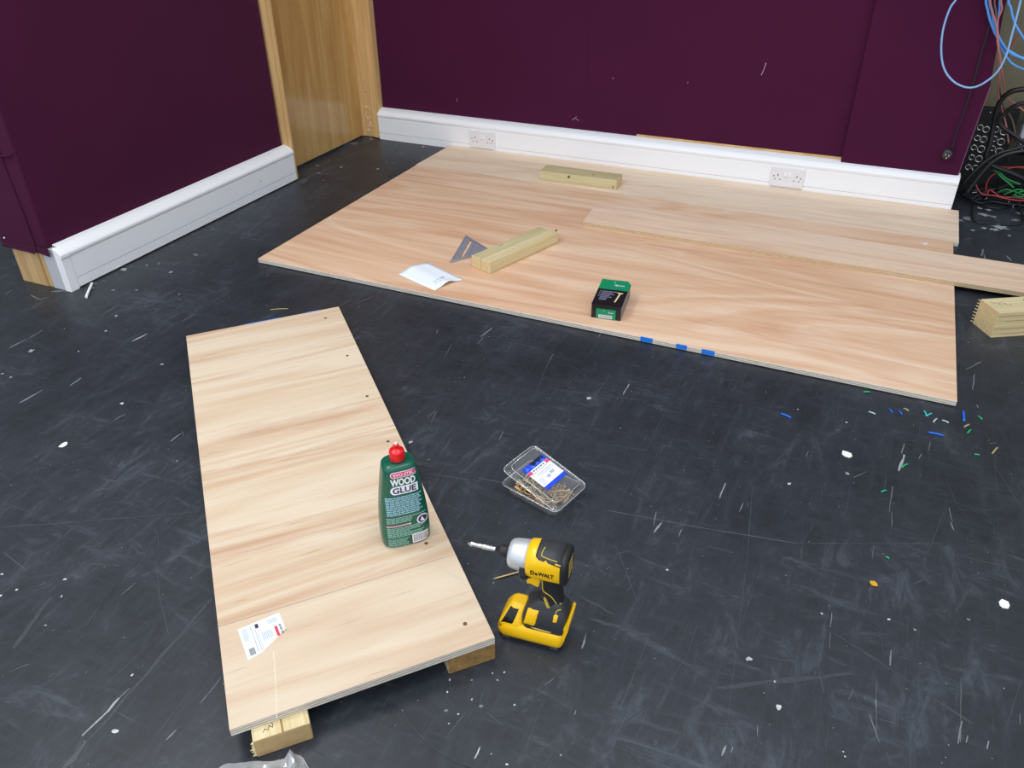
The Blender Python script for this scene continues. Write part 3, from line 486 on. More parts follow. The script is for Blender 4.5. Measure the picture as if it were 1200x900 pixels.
# ------------------------------------------------------------------ walls
def struct(o): return tag(o, kind='structure')
H = 2.7
w = MB()
XZ = Matrix(((1, 0, 0, 0), (0, 0, -1, 0), (0, 1, 0, 0), (0, 0, 0, 1)))
w.prism([(-0.455, 0.150), (0.7289, 0.150), (0.7289, H), (-0.455, H)], -1.70, -1.655, 0, m=XZ)
w.prism([(0.7293, 0.150), (1.0, 0.158), (1.9535, 0.1755), (1.9535, H), (0.7293, H)], -1.70, -1.655, 0, m=XZ)
wb = struct(w.build('wall_back', M['plum'], bevel=0.0006))
w = MB(); w.box(-0.455, 2.40, 1.70, 1.80, 0, H); struct(w.build('wall_back_core', M['concrete']))
w = MB()                                       # fabric-wrapped board standing proud of the rest, its right edge a little off plumb
w.prism([(1.949, 0.155), (2.421, 0.153), (2.441, 0.52), (2.41, 0.80), (2.41, H), (1.951, H)], -1.70, -1.630, 0, m=Matrix(((1, 0, 0, 0), (0, 0, -1, 0), (0, 1, 0, 0), (0, 0, 0, 1))))
wc = struct(w.build('wall_corner', M['plum'], bevel=0.003))
w = MB()
w.tube([(2.4215, 1.633, 0.155), (2.4318, 1.632, 0.34), (2.4415, 1.632, 0.52)], 0.0022, 6)
w.build('frayed_edge', M['plum_edge'], wc)
# pale rubs on the fabric
w = MB()
for x, z, L, a, r in ((1.545, 0.49, 0.055, 1.35, 0.0022), (0.66, 0.205, 0.03, 0.7, 0.0016), (0.68, 0.214, 0.018, -0.5, 0.0014), (0.01, 0.235, 0.018, 1.5, 0.0012), (0.86, 0.42, 0.004, 1, 0.002), (1.22, 0.43, 0.005, 1.3, 0.002)):
    w.tube([(x, 1.6546, z), (x+L/2*cos(a)+0.002, 1.6544, z+L/2*sin(a)), (x+L*cos(a), 1.6546, z+L*sin(a))], r*0.8, 6)
w.build('chalk_rub', mat('pale_rub', srgb(186, 150, 168), 0.9), wb)
w = MB(); w.box(1.0, 1.948, 1.650, 1.7, 0.164, 0.1725); struct(w.build('trim_5', M['frame']))

# recess to the right of the fabric wall
w = MB(); w.box(2.40, 4.6, 1.98, 2.1, 0, H); struct(w.build('wall_recess', M['concrete']))
w = MB(); w.box(2.30, 2.40, 1.70, 1.98, 0, H); struct(w.build('wall_recess_side', M['concrete']))

# stub wall on the left: fabric face towards the room, fabric wrapped round its near end
w = MB()
w.prism([(-0.745, -0.478), (-0.570, -0.476), (-0.512, -0.470), (-0.508, -0.30), (-0.508, 0.835), (-0.512, 0.842), (-0.73, 0.842), (-0.75, 0.6)], 0.16, H)
wl = struct(w.build('wall_left', M['plum'], bevel=0.005))
w = MB()                                       # loose fabric edge, a tuck and a crease at the near end
for k, (x0, x1, z0, z1) in enumerate(((-0.745, -0.50, 0.142, 0.165),)):
    n = 10
    for i in range(n):
        xa = x0+(x1-x0)*i/n; xb = x0+(x1-x0)*(i+1)/n
        sag = lambda x: -0.005-0.004*sin((x-x0)*30)
        w.face([(xa, -0.480, z0+sag(xa)), (xb, -0.480, z0+sag(xb)), (xb, -0.4785, z1), (xa, -0.4785, z1)])
w.tube([(-0.60, -0.4785, 0.492), (-0.57, -0.482, 0.487), (-0.545, -0.481, 0.489), (-0.52, -0.476, 0.496)], 0.003, 8)
w.tube([(-0.735, -0.482, 0.150), (-0.70, -0.484, 0.146), (-0.66, -0.484, 0.140), (-0.62, -0.482, 0.139), (-0.58, -0.480, 0.136)], 0.0035, 8)
w.tube([(-0.562, -0.480, 0.14), (-0.566, -0.479, 0.3), (-0.575, -0.4785, 0.5), (-0.58, -0.478, 0.9), (-0.58, -0.478, 1.6)], 0.0028, 8)
w.build('fabric_tuck', M['plum'], wl)
for y0_, y1_ in ((0.150, 0.217), (0.770, 0.805)):   # faint joins in the cloth
    w = MB(); w.tube([(-0.5086, y1_, 0.17), (-0.5086, (y0_+y1_)/2, 0.9), (-0.5086, y0_, 1.7)], 0.0016, 8); w.build('fabric_join', M['plum'], wl)
w = MB(); w.lathe([(0.0035, 0), (0.003, 0.003), (0.001, 0.004)], 10, 0, Matrix.Translation((-0.715, -0.480, 0.172)) @ Matrix.Rotation(pi/2, 4, 'X'))
w.build('staple', M['white'], wl)
w = MB(); w.box(-0.71, -0.579, -0.472, 0.84, 0, 0.165)
w.build('stud', [M['stud']], wl, bevel=0.0015)
w = MB(); w.box(-0.5785, -0.549, -0.466, 0.84, 0, 0.165, 0); w.build('stud', M['stud'], wl)
w = MB(); w.box(-0.60, -0.512, -0.45, 0.838, 0, 0.17); w.build('backing_board', M['stud'], wl)

# white trunking used as skirting: hollow section extruded along the wall
SEC = [(0.0, 0.0), (0.0, 0.0335), (0.0018, 0.0345), (0.0018, 0.0358), (-0.0008, 0.0368), (-0.0008, 0.1165), (0.0004, 0.1175), (0.0004, 0.1187), (-0.0014, 0.120), (-0.0042, 0.1275), (-0.0042, 0.1345), (-0.0010, 0.1400), (0.010, 0.1510), (0.028, 0.159), (0.0485, 0.163)]
def trunking(place, L, off=0.0026):
    """place(depth, along, z) -> point; depth is measured from the front face into the wall"""
    mb = MB()
    inner = []
    for i, (d, z) in enumerate(SEC):
        p0 = Vector(SEC[max(0, i-1)]); p1 = Vector(SEC[min(len(SEC)-1, i+1)]); t = (p1-p0).normalized(); nn = Vector((t.y, -t.x))
        inner.append((d+nn.x*off, z+nn.y*off))
    loop = SEC + inner[::-1]
    A = [mb.bm.verts.new(place(d, L[0], z)) for d, z in loop]; B = [mb.bm.verts.new(place(d, L[1], z)) for d, z in loop]
    n = len(loop)
    for i in range(n):
        j = (i+1) % n
        f = mb.bm.faces.new((A[i], A[j], B[j], B[i]))
        if i >= len(SEC): f.material_index = 1
        if i == 2: f.material_index = 2
    m = len(SEC)
    for i in range(m-1):
        for R in (A, B): mb.bm.faces.new((R[i], R[i+1], R[n-2-i], R[n-1-i]))
    return mb
t = trunking(lambda d, a, z: (a, 1.606+d, z), (-0.462, 2.432))
bb = struct(t.build('baseboard_back', [M['white'], M['raw_trunk'], M['groove']]))
w = MB()                                       # metal foot and back of the trunking seen in its open end
w.box(2.405, 2.4335, 1.622, 1.640, 0.002, 0.022); w.box(2.40, 2.436, 1.645, 1.655, 0.0, 0.15)
w.build('trunking_back', M['raw_trunk'], bb)
w = MB(); w.box(2.41, 2.433, 1.612, 1.628, 0.018, 0.024); w.build('clip', M['black'], bb)
t = trunking(lambda d, a, z: (-0.460-d, a, z+0.006), (-0.452, 0.852))
bl = struct(t.build('baseboard_left', [M['white'], M['raw_trunk'], M['groove']]))
w = MB()                                       # moulded end cap wrapping the near end
cap = [(-0.488, 0), (-0.4575, 0), (-0.4575, 0.124), (-0.4540, 0.132), (-0.4540, 0.1415), (-0.4575, 0.1475), (-0.470, 0.1585), (-0.488, 0.166)]
w.prism([(x, z) for x, z in cap], 0.436, 0.4735, 0, m=Matrix(((1, 0, 0, 0), (0, 0, -1, 0), (0, 1, 0, 0), (0, 0, 0, 1))))
w.build('end_cap', M['white'], bl, bevel=0.002)
w = MB(); w.box(-0.550, -0.4885, -0.470, -0.44, 0, 0.158); w.build('wall_packing', M['light_grey'], bl, bevel=0.001)
w = MB(); w.lathe([(0.0022, 0), (0.0022, 0.001)], 8, 0, Matrix.Translation((-0.4592, 0.60, 0.075)) @ Matrix.Rotation(pi/2, 4, 'Y')); w.build('fixing', M['slot'], bl)

# door set back in its opening
w = MB(); w.box(-0.602, -0.568, 0.868, 1.601, 0.012, 2.02)
d1 = struct(w.build('door_1', M['door'], bevel=0.002))
w = MB(); w.box(-0.66, -0.566, 1.604, 1.66, 0.004, 2.06); w.box(-0.566, -0.458, 1.615, 1.66, 0.004, 2.06); w.box(-0.5, -0.4585, 1.609, 1.66, 0.004, 2.06)
struct(w.build('trim_1', M['frame'], bevel=0.002))
w = MB(); w.box(-0.60, -0.463, 0.8535, 0.867, 0.003, 2.06)
struct(w.build('trim_2', M['frame'], bevel=0.0015))
w = MB(); w.box(-0.66, -0.46, 0.8535, 1.66, 2.03, 2.07); struct(w.build('trim_3', M['frame']))
w = MB(); w.box(-0.66, -0.46, 0.842, 1.70, 2.07, H); struct(w.build('wall_over_door', M['plum']))
for i, (x, z) in enumerate(((-0.535, 0.30), (-0.53, 0.245))):
    w = MB(); w.lathe([(0.003, 0), (0.0025, 0.0012), (0.0005, 0.0014)], 10, 0, Matrix.Translation((x, 1.6152, z)) @ Matrix.Rotation(pi/2, 4, 'X'))
    w.build('nail_head', M['knot'], bpy.data.objects['trim_1'])
w = MB()
for i in range(26):
    x = rnd.uniform(-0.55, -0.51); z = rnd.uniform(0.03, 0.19)
    w.box(x, x+rnd.uniform(0.002, 0.006), 1.6143, 1.6152, z, z+rnd.uniform(0.002, 0.009))
w.build('paint_fleck', M['white_bit'], bpy.data.objects['trim_1'])

# ------------------------------------------------------------------ double wall sockets
def socket(cx, label):
    t = thing('wall_socket', label, 'socket', (cx, 1.6045, 0.069), 0, 'double wall sockets on the white trunking')
    R = Matrix(((1, 0, 0, 0), (0, 0, -1, 0), (0, 1, 0, 0), (0, 0, 0, 1)))   # local xy -> wall plane, z towards the room
    b = MB(); b.prism(rrect(0.073, 0.043, 0.004), 0, 0.0085, 0, m=R)
    b.build('face_plate', M['white2'], t, bevel=0.0015)
    for sx in (-1, 1):
        c = sx*0.042
        for x0, x1, y0, y1 in ((c-0.002, c+0.002, 0.004, 0.0125), (c-0.0143, c-0.0077, -0.0135, -0.0098), (c+0.0077, c+0.0143, -0.0135, -0.0098)):
            s = MB(); s.box(x0, x1, y0, y1, 0.0084, 0.0088, 0, m=R); s.build('pin_slot', M['slot'], t)
        s = MB(); s.lathe([(0.0032, 0.0084), (0.0032, 0.0088)], 10, 0, R @ Matrix.Translation((sx*0.060, 0.002, 0))); s.build('fixing_screw', M['slot'], t)
    for sx in (-1, 1):
        k = MB(); k.box(sx*0.0095-0.006, sx*0.0095+0.006, 0.004, 0.025, 0.0084, 0.0125, 0, m=R); k.build('switch', M['white'], t, bevel=0.0012)
        k = MB(); k.box(sx*0.0095-0.0055, sx*0.0095+0.0055, 0.0025, 0.0045, 0.0085, 0.0095, 0, m=R); k.build('switch_shadow_gap', M['groove'], t)
    return t
socket(0.182, 'white double socket in trunking nearer the wooden door')
socket(1.738, 'white double socket in trunking nearer the hanging blue cables')

# ------------------------------------------------------------------ plywood
def quad_sheet(name, corners, z0, z1, mats, label, cat, rz=None, group=None, bevel=0.0008):
    """corners: near-left, near-right, far-right, far-left; the origin is at the base centre, local X along the grain"""
    cx = sum(c[0] for c in corners)/4; cy = sum(c[1] for c in corners)/4
    if rz is None: rz = math.atan2(corners[1][1]-corners[0][1], corners[1][0]-corners[0][0])
    loc = [((x-cx)*cos(rz)+(y-cy)*sin(rz), -(x-cx)*sin(rz)+(y-cy)*cos(rz)) for x, y in corners]
    mb = MB(); mb.prism(loc, 0, z1-z0, 0, 1)
    return mb, loc, (cx, cy, z0), rz
def toloc(p, loc, rz):
    x, y = p[0]-loc[0], p[1]-loc[1]; return (x*cos(rz)+y*sin(rz), -x*sin(rz)+y*cos(rz))

# big sheet: a hair off the floor on grit, with blue marker dashes on its front edge
mb, lc, L, rz = quad_sheet('plywood_sheet', [(0, 0.0), (2.44, 0.0), (2.438, 1.222), (-0.010, 1.234)], 0.0025, 0.0195, None, None, None)
big = mb.build('plywood_sheet', [M['ply_a'], M['edge']], None, L, rz, bevel=0.0015)
tag(big, 'large full sheet of pinkish plywood with blue dashes on its front edge', 'plywood')
for x0, x1 in ((1.526, 1.566), (1.642, 1.676), (1.723, 1.763)):
    a = toloc((x0, 0), L, rz); b = toloc((x1, 0), L, rz)
    w = MB(); w.box(a[0], b[0], a[1]-0.0007, a[1]+0.002, 0.002, 0.0174); w.build('marker_dash', M['chalk_blue'], big)
# paler sheet along the wall
mb, lc, L, rz = quad_sheet('plywood_sheet', [(-0.018, 1.2362), (2.459, 1.2245), (2.463, 1.6045), (-0.014, 1.6045)], 0.0, 0.0175, None, None, None)
o = mb.build('plywood_sheet', [M['ply_b'], M['edge']], None, L, rz, bevel=0.001)
tag(o, 'pale strip of plywood lying tight along the white trunking', 'plywood')
# long narrow strip lying on the big sheet and running out of the picture
mb, lc, L, rz = quad_sheet('plywood_strip', [(1.035, 0.803), (3.42, 0.782), (3.424, 1.032), (1.013, 1.062)], 0.0197, 0.037, None, None, None)
o = mb.build('plywood_strip', [M['ply_c'], M['edge_y']], None, L, rz, bevel=0.0008)
tag(o, 'long narrow plywood strip on top of the big sheet, overhanging its right edge', 'plywood')
# small board up on two battens
NR, NL, FL, FR = (1.624, -1.2895), (1.296, -1.647), (0.248, -0.633), (0.572, -0.278)
cx = (NR[0]+NL[0]+FL[0]+FR[0])/4; cy = (NR[1]+NL[1]+FL[1]+FR[1])/4
DRZ = math.atan2(NR[1]-NL[1], NR[0]-NL[0]); DL = (cx, cy, 0.0452)
q = [toloc(p, DL, DRZ) for p in (NL, NR, FR, FL)]
sl = toloc((1.126, -1.484), DL, DRZ); sr = toloc((1.426, -1.157), DL, DRZ)
lerp = lambda a, b, s: (a[0]+(b[0]-a[0])*s, a[1]+(b[1]-a[1])*s)
kl = (sl[1]-q[0][1])/(q[3][1]-q[0][1]); kr = (sr[1]-q[1][1])/(q[2][1]-q[1][1])
el, er = lerp(q[0], q[3], kl), lerp(q[1], q[2], kr)
TH = 0.0180
w = MB(); g = 0.0004
w.prism([q[0], q[1], (er[0], er[1]-g), (el[0]+0.0, el[1]-g)], 0, TH, 2, 1)
w.prism([(el[0], el[1]+g), (er[0], er[1]+g), q[2], q[3]], 0, TH, 0, 1)
w.box(el[0]+0.004, er[0]-0.004, el[1]-0.003, el[1]+0.003, 0.001, TH-0.0012, 1)
board = w.build('plywood_board', [M['ply_d'], M['edge'], M['ply_d2']], None, DL, DRZ, bevel=0.0005)
tag(board, 'narrow pale plywood board with screw heads along one edge, raised on battens', 'plywood')
for p in ((0.580, -0.363), (0.779, -0.533), (0.952, -0.693), (1.114, -0.846), (1.558, -1.284), (1.382, -1.124)):
    x, y = toloc(p, DL, DRZ)
    s = MB(); s.lathe([(0.0043, TH+0.0001), (0.004, TH+0.0008), (0.002, TH+0.0007), (0.0012, TH+0.0002)], 14, 0, Matrix.Translation((x, y, 0))); s.build('screw_head', M['screw_dark'], board)
for a, b in (((0.369, -0.500), (0.442, -0.420)), ((0.500, -0.357), (0.530, -0.324))):
    A = toloc(a, DL, DRZ); B = toloc(b, DL, DRZ); ye = lambda x: q[3][1]+(q[2][1]-q[3][1])*(x-q[3][0])/(q[2][0]-q[3][0])
    s = MB(); s.prism([(A[0], ye(A[0])-0.0012), (B[0], ye(B[0])-0.0012), (B[0], ye(B[0])+0.0018), (A[0], ye(A[0])+0.0018)], 0.002, TH+0.0003); s.build('marker_dash', M['chalk_blue'], board)
s = MB()                                       # shallow pale score near the sticker, small scrape by the seam
def flatline(mb, pts, w_, z, mi=0):
    for a, b in zip(pts[:-1], pts[1:]):
        d = Vector((b[0]-a[0], b[1]-a[1])).normalized(); n = Vector((-d.y, d.x))*w_/2
        mb.face([(a[0]-n.x, a[1]-n.y, z), (b[0]-n.x, b[1]-n.y, z), (b[0]+n.x, b[1]+n.y, z), (a[0]+n.x, a[1]+n.y, z)], mi)
flatline(s, [toloc(p, DL, DRZ) for p in ((1.262, -1.487), (1.300, -1.530), (1.336, -1.572), (1.355, -1.596))], 0.0011, TH+0.0002)
M['score'] = mat('pale_score_mark', srgb(240, 226, 202), 0.6)
s.build('pale_score', M['score'], board)
s = MB(); flatline(s, [toloc(p, DL, DRZ) for p in ((1.430, -1.166), (1.452, -1.176), (1.482, -1.183), (1.505, -1.186))], 0.004, TH+0.0002); s.build('scrape', mat('grey_scrape', srgb(206, 192, 172), 0.7), board)
# sticker
st = [toloc(p, DL, DRZ) for p in ((1.166, -1.473), (1.231, -1.521), (1.243, -1.495), (1.249, -1.434), (1.212, -1.407))]
s = MB(); s.prism(st, TH+0.0001, TH+0.0003)
pa, pb, pd = Vector(st[0]), Vector(st[1]), Vector(st[4])
ux = (pd-pa).normalized(); uy = (pb-pa).normalized(); LX = (pd-pa).length; LY = (pb-pa).length
stk = lambda x, y, dz=0.0: (pa.x+ux.x*x*LX+uy.x*y*LY, pa.y+ux.y*x*LX+uy.y*y*LY, TH+0.00042+dz)
for i in range(11): put_quad(s, 0.06, rnd.uniform(0.17, 0.21), 0.08+i*0.036, 0.098+i*0.036, stk, 2)
for i in range(12): put_quad(s, 0.08+i*0.0115, 0.087+i*0.0115, 0.70, 0.92, stk, 1)
put_quad(s, 0.27, 0.29, 0.05, 0.90, stk, 2); put_quad(s, 0.345, 0.365, 0.20, 0.90, stk, 2); put_quad(s, 0.385, 0.40, 0.30, 0.90, stk, 2)
put_quad(s, 0.375, 0.455, 0.06, 0.20, stk, 1)
for i in range(6): put_quad(s, 0.47+i*0.04, 0.49+i*0.04, 0.36+0.02*(i % 3), 0.66-0.03*(i % 2), stk, 2)
for i in range(5): put_quad(s, 0.66, 0.90+0.01*(i % 3), 0.09+i*0.03, 0.105+i*0.03, stk, 2)
put_quad(s, 0.775, 0.845, 0.36, 0.68, stk, 3)
put_text(s, 'ARBOR', lambda x, y: stk(0.915+y, 0.50+x), 0.34, 0.065, 0.02, 1)
sg = lambda x, y: (stk(0.985, 0.50+x)[0], stk(0.985, 0.5+x)[1], TH+0.00042)
put_quad(s, 0.978, 0.99, 0.52, 0.60, stk, 4); put_quad(s, 0.99, 1.012, 0.58, 0.62, stk, 4)
s.build('sticker', [M['sticker'], M['ink'], M['ink_soft'], M['red_ink'], M['green_bit']], board)

# ------------------------------------------------------------------ timber pieces
def timber(name, label, loc, rz, L, Wd, Ht, mats, group=None, knots=(), bevel=0.0025):
    """near end at local x=0, centred on y; base at local z=0"""
    mb = MB(); mb.box(0, L, -Wd/2, Wd/2, 0, Ht, 0, 0)
    for f in mb.bm.faces:
        if abs(f.normal.x) > 0.9 or abs(f.calc_center_median().x - L/2) > L/2-1e-4: f.material_index = 1
    for x, y, z, r, ax in knots:
        if ax == 'top': mb.lathe([(r, Ht+0.0001), (r*0.5, Ht+0.0004)], 12, 2, Matrix.Translation((x, y, 0)) @ Matrix.Scale(1.5, 4, (1, 0, 0)))
        else: mb.lathe([(r, 0), (r*0.5, 0.0004)], 12, 2, Matrix.Translation((x, y, z)) @ Matrix.Rotation(pi/2*(1 if ax == 'neg' else -1), 4, 'X'))
    o = mb.build(name, mats, None, loc, rz, bevel=bevel, seg=3)
    return tag(o, label, 'timber', group)
U = Vector((FR[0]-NR[0], FR[1]-NR[1])).normalized(); UA = math.atan2(U.y, U.x)
# two battens under the board
NV = Vector((-U.y, U.x))                       # towards the board's left side
b0 = Vector((1.408, -1.5732)); b1 = Vector((1.3317, -1.6394)); bc = (b0+b1)/2
o = timber('timber_batten', 'treated batten under the raised board, its cut end sticking out by the clear bag', (bc.x, bc.y, 0), UA, 1.40, 0.097, 0.045, [M['treated'], M['end_tan'], M['knot']])
s = MB(); s.box(0.0002, 0.055, -0.004, -0.0005, 0.0446, 0.0452); s.build('brown_streak', M['crack'], o)
s = MB()
for k in range(7):
    z = 0.006+0.0055*k; y = 0.0485
    s.prism([(0.0, y-0.001), (0.001, y+rnd.uniform(0.003, 0.008)), (0.004, y+0.0002)], z, z+0.0018)
s.build('splinter', M['treated'], o)
s = MB(); px = [(0.012, 0.03), (0.018, 0.026), (0.014, 0.021), (0.022, 0.018), (0.016, 0.013), (0.024, 0.012), (0.03, 0.02), (0.028, 0.028)]
flatline(s, px, 0.0012, 0.04535); s.build('pencil_mark', M['pencil'], o)
c0 = Vector((1.5582, -1.3573)); c1 = Vector((1.6247, -1.2896)); bc = (c0+c1)/2
timber('timber_batten', 'brown-ended batten under the raised board next to the impact driver', (bc.x, bc.y, 0), UA, 1.40, 0.095, 0.0449, [M['treated2'], M['end_dark'], M['knot']])
# offcut on the pale strip
o = timber('timber_offcut', 'greenish timber offcut with a brown knot, flat on the pale strip by the wall', (0.645, 1.316, 0.0177), radians(1.2), 0.381, 0.095, 0.045, [M['treated2'], M['end'], M['knot']],
           knots=((0.148, -0.0478, 0.033, 0.0080, 'neg'), (0.365, -0.0478, 0.012, 0.0055, 'neg'), (0.255, -0.01, 0, 0.005, 'top')), bevel=0.002)
# two offcuts side by side on the big sheet
e0 = Vector((0.789, 0.265)); e1 = Vector((0.884, 0.229)); far = Vector((1.010, 0.592))
dv = (far-e1).normalized(); PA = math.atan2(dv.y, dv.x); pv = Vector((-dv.y, dv.x)); PL = (far-e1).length
for k, (lab, m0) in enumerate((('pale offcut of the side-by-side pair, right piece with a screw in its far end', M['treated']), ('pale offcut of the side-by-side pair, left piece resting on the set square', M['treated2']))):
    c = e1 + pv*(0.0240+0.0492*k)
    o = timber('timber_offcut', lab.replace(', left piece resting on the set square', ', left piece next to the metal square'), (c.x, c.y, 0.0197), PA, PL*(1.0 if k == 0 else 0.985), 0.0475, 0.045, [m0, M['end'], M['knot']], 'pair of offcuts on the big sheet', bevel=0.002)
    if k == 0:
        s = MB(); s.lathe([(0.002, 0), (0.002, 0.02), (0.0045, 0.0235), (0.0045, 0.0245)], 10, 0, Matrix.Translation((PL, 0.006, 0.036)) @ Matrix.Rotation(radians(80), 4, 'Y')); s.build('screw', M['screw_dark'], o)
        s = MB()
        for x, y in ((0.14, 0.002), (0.175, 0.006)): s.lathe([(0.006, 0.0451), (0.003, 0.0454)], 10, 0, Matrix.Translation((x, y, 0)) @ Matrix.Scale(1.7, 4, (1, 0, 0)))
        s.build('chipped_spot', mat('fresh_wood_chip', srgb(222, 206, 160), 0.8), o)
    else:
        s = MB(); s.box(0.13, 0.155, 0.008, 0.0115, 0.0449, 0.0454); s.build('dark_nick', M['crack'], o)
# stacked timbers at the right
tv = Vector((0.860, 0.510)).normalized(); TA = math.atan2(tv.y, tv.x); tp = Vector((-tv.y, tv.x))
t0 = Vector((2.546, 0.4715))
for k, lab in enumerate(('lower treated timber of the two stacked beside the big sheet', 'upper treated timber of the two stacked beside the big sheet, pencil curls on top')):
    c = t0 + tp*0.0485
    o = timber('timber_offcut', lab, (c.x, c.y, 0.0452*k), TA, 0.40, 0.097, 0.045, [M['treated'], M['end'], M['knot']], 'stacked timbers at the right', bevel=0.0015)
    s = MB()
    for i in range(4):
        z = 0.004+i*0.011
        s.prism([(0.0, 0.0484), (-0.003, 0.0484+rnd.uniform(0.007, 0.012)), (0.003, 0.0487)], z, z+0.003)
    s.build('splinter', M['end'], o)
    if k:
        s = MB()
        def arc(cx_, cy_, r, a0, a1): flatline(s, [(cx_+r*cos(a0+(a1-a0)*i/12), cy_+r*sin(a0+(a1-a0)*i/12)) for i in range(13)], 0.0016, 0.0453)
        arc(0.045, 0.005, 0.010, 0, 4.5); arc(0.063, 0.002, 0.008, 2, 6.5); arc(0.030, 0.024, 0.012, 3, 5)
        s.build('pencil_mark', M['pencil'], o)
        s = MB(); arc(0.145, 0.018, 0.016, 1.2, 4.8); arc(0.158, -0.004, 0.013, -1.5, 1.8); s.build('pencil_mark', M['pencil'], o)
    s = MB(); s.box(0.03, 0.4, -0.0490, -0.0483, 0.012, 0.0134); s.box(0.0, 0.25, -0.0490, -0.0483, 0.030, 0.0316); s.build('brown_streak', M['crack'], o)
# ------------------------------------------------------------------ metal set square
ZT = 0.0196
A2, B2 = Vector((0.702, 0.254)), Vector((0.637, 0.515))
mid2 = (A2+B2)/2; hv = (B2-A2).normalized(); hl = (B2-A2).length; nv = Vector((hv.y, -hv.x))
def sq(u, v): return (u, v)                   # u along the long side from A, v towards the right-angle corner
ang = math.atan2(hv.y, hv.x); Ht = hl/2
MSQ = Matrix.Translation((A2.x, A2.y, ZT)) @ Matrix.Rotation(ang, 4, 'Z') @ Matrix.Scale(-1, 4, (0, 1, 0))
t = thing('set_square', 'grey metal triangular set square flat on the big sheet', 'square', (A2.x, A2.y, ZT), 0)
def sqp(u, v, z): return (hv.x*u+nv.x*v, hv.y*u+nv.y*v, z)
mb = MB()
def sq_prism(outline, z0, z1, mi=0, b=None):
    b = b or mb
    P = [sqp(u, v, 0)[:2] for u, v in outline]
    area_ = sum(P[i][0]*P[(i+1) % len(P)][1]-P[(i+1) % len(P)][0]*P[i][1] for i in range(len(P)))
    if area_ < 0: P = P[::-1]
    b.prism(P, z0, z1, mi)
# plate assembled from bars so that the slots are real openings
h3 = Ht
sq_prism([(0, 0), (hl, 0), (hl-0.028, 0.028), (0.028, 0.028)], 0, 0.004)                                   # long edge bar
sq_prism([(0.028, 0.028), (0.045, 0.028), (0.058, 0.040), (0.040, 0.040)], 0, 0.004)
sq_prism([(hl-0.028, 0.028), (hl-0.040, 0.040), (hl-0.062, 0.040), (hl-0.050, 0.028)], 0, 0.004)
sq_prism([(0.040, 0.040), (hl-0.040, 0.040), (hl-0.054, 0.054), (0.054, 0.054)], 0, 0.004)               # bar behind the slot
sq_prism([(0.054, 0.054), (0.076, 0.054), (hl/2, Ht-0.026), (hl/2, Ht)], 0, 0.004)                       # legs
sq_prism([(hl-0.054, 0.054), (hl/2, Ht), (hl/2, Ht-0.026), (hl-0.076, 0.054)], 0, 0.004)
sq_prism([(0.070, 0.052), (hl-0.070, 0.052), (hl/2, Ht-0.014)], 0, 0.0028)     # inner web
o = mb.build('plate', M['square_metal'], t, bevel=0.0006)
mb = MB()
sq_prism([(0.004, 0.0), (0.0, 0.006), (hl/2-0.003, Ht+0.003), (hl/2+0.001, Ht-0.003)], 0, 0.011)
mb.build('fence', M['square_metal'], t, bevel=0.0008)
mb = MB()
for i in range(22):
    u = 0.03+i*(hl-0.06)/21
    sq_prism([(u, 0.002), (u+0.0009, 0.002), (u+0.0009, 0.011 if i % 5 == 0 else 0.007), (u, 0.011 if i % 5 == 0 else 0.007)], 0.0041, 0.0043)
for i in range(16):
    u = 0.150+i*(0.100)/16; 
    sq_prism([(u, hl-u-0.012), (u+0.001, hl-u-0.013), (u-0.004, hl-u-0.018), (u-0.005, hl-u-0.017)], 0.0041, 0.0043)
mb.build('scale_marks', M['slot'], t)

# ------------------------------------------------------------------ folded sheet of paper
pc = [Vector((0.574, 0.092)), Vector((0.621, 0.226)), Vector((0.814, 0.148)), Vector((0.761, 0.027))]   # left, far, right, near
t = thing('paper_sheet', 'creased white sheet of paper with small handwriting on the big sheet', 'paper', (0.69, 0.12, ZT))
mb = MB(); NX, NY = 14, 10; G = []
for j in range(NY+1):
    row = []
    for i in range(NX+1):
        a, b = i/NX, j/NY                      # a: left->near side, b: towards far side
        p = (pc[0]*(1-a)+pc[3]*a)*(1-b)+(pc[1]*(1-a)+pc[2]*a)*b
        z = 0.0006 + 0.0085*max(0, 1-abs(b-0.45)/0.45)**1.3*(1-0.35*a) + 0.010*max(0, a-0.72)/0.28*math.exp(-((b-0.50)/0.22)**2) + 0.004*max(0, 1-a*6)*sin(pi*b)
        row.append((p.x-0.69, p.y-0.12, z))
    G.append(row)
for dz, mi in ((0, 0),):
    V = [[mb.bm.verts.new(p) for p in r] for r in G]
    for j in range(NY):
        for i in range(NX):
            f = mb.bm.faces.new((V[j][i], V[j][i+1], V[j+1][i+1], V[j+1][i])); f.smooth = True
o = mb.build('page', M['paper'], t); s = o.modifiers.new('Solidify', 'SOLIDIFY'); s.thickness = 0.0003; s.offset = 1
def onpage(a, b):
    x = min(a*NX, NX-1e-6); y = min(b*NY, NY-1e-6); i, j = int(x), int(y); fx, fy = x-i, y-j
    P = [Vector(G[j][i]), Vector(G[j][i+1]), Vector(G[j+1][i]), Vector(G[j+1][i+1])]
    q_ = (P[0]*(1-fx)+P[1]*fx)*(1-fy)+(P[2]*(1-fx)+P[3]*fx)*fy
    return (q_.x, q_.y, q_.z+0.0007)
mb = MB()
for (a0, b0, a1, b1) in ((0.74, 0.30, 0.76, 0.38), (0.745, 0.41, 0.75, 0.47), (0.735, 0.52, 0.75, 0.56), (0.72, 0.60, 0.745, 0.66), (0.82, 0.26, 0.83, 0.33), (0.835, 0.36, 0.84, 0.46), (0.70, 0.62, 0.715, 0.70)):
    k = 6
    pts = [onpage(a0+(a1-a0)*i/k+0.006*(1 if i % 2 else -1), b0+(b1-b0)*i/k) for i in range(k+1)]
    mb.tube(pts, 0.0006, 5, 0, 1)
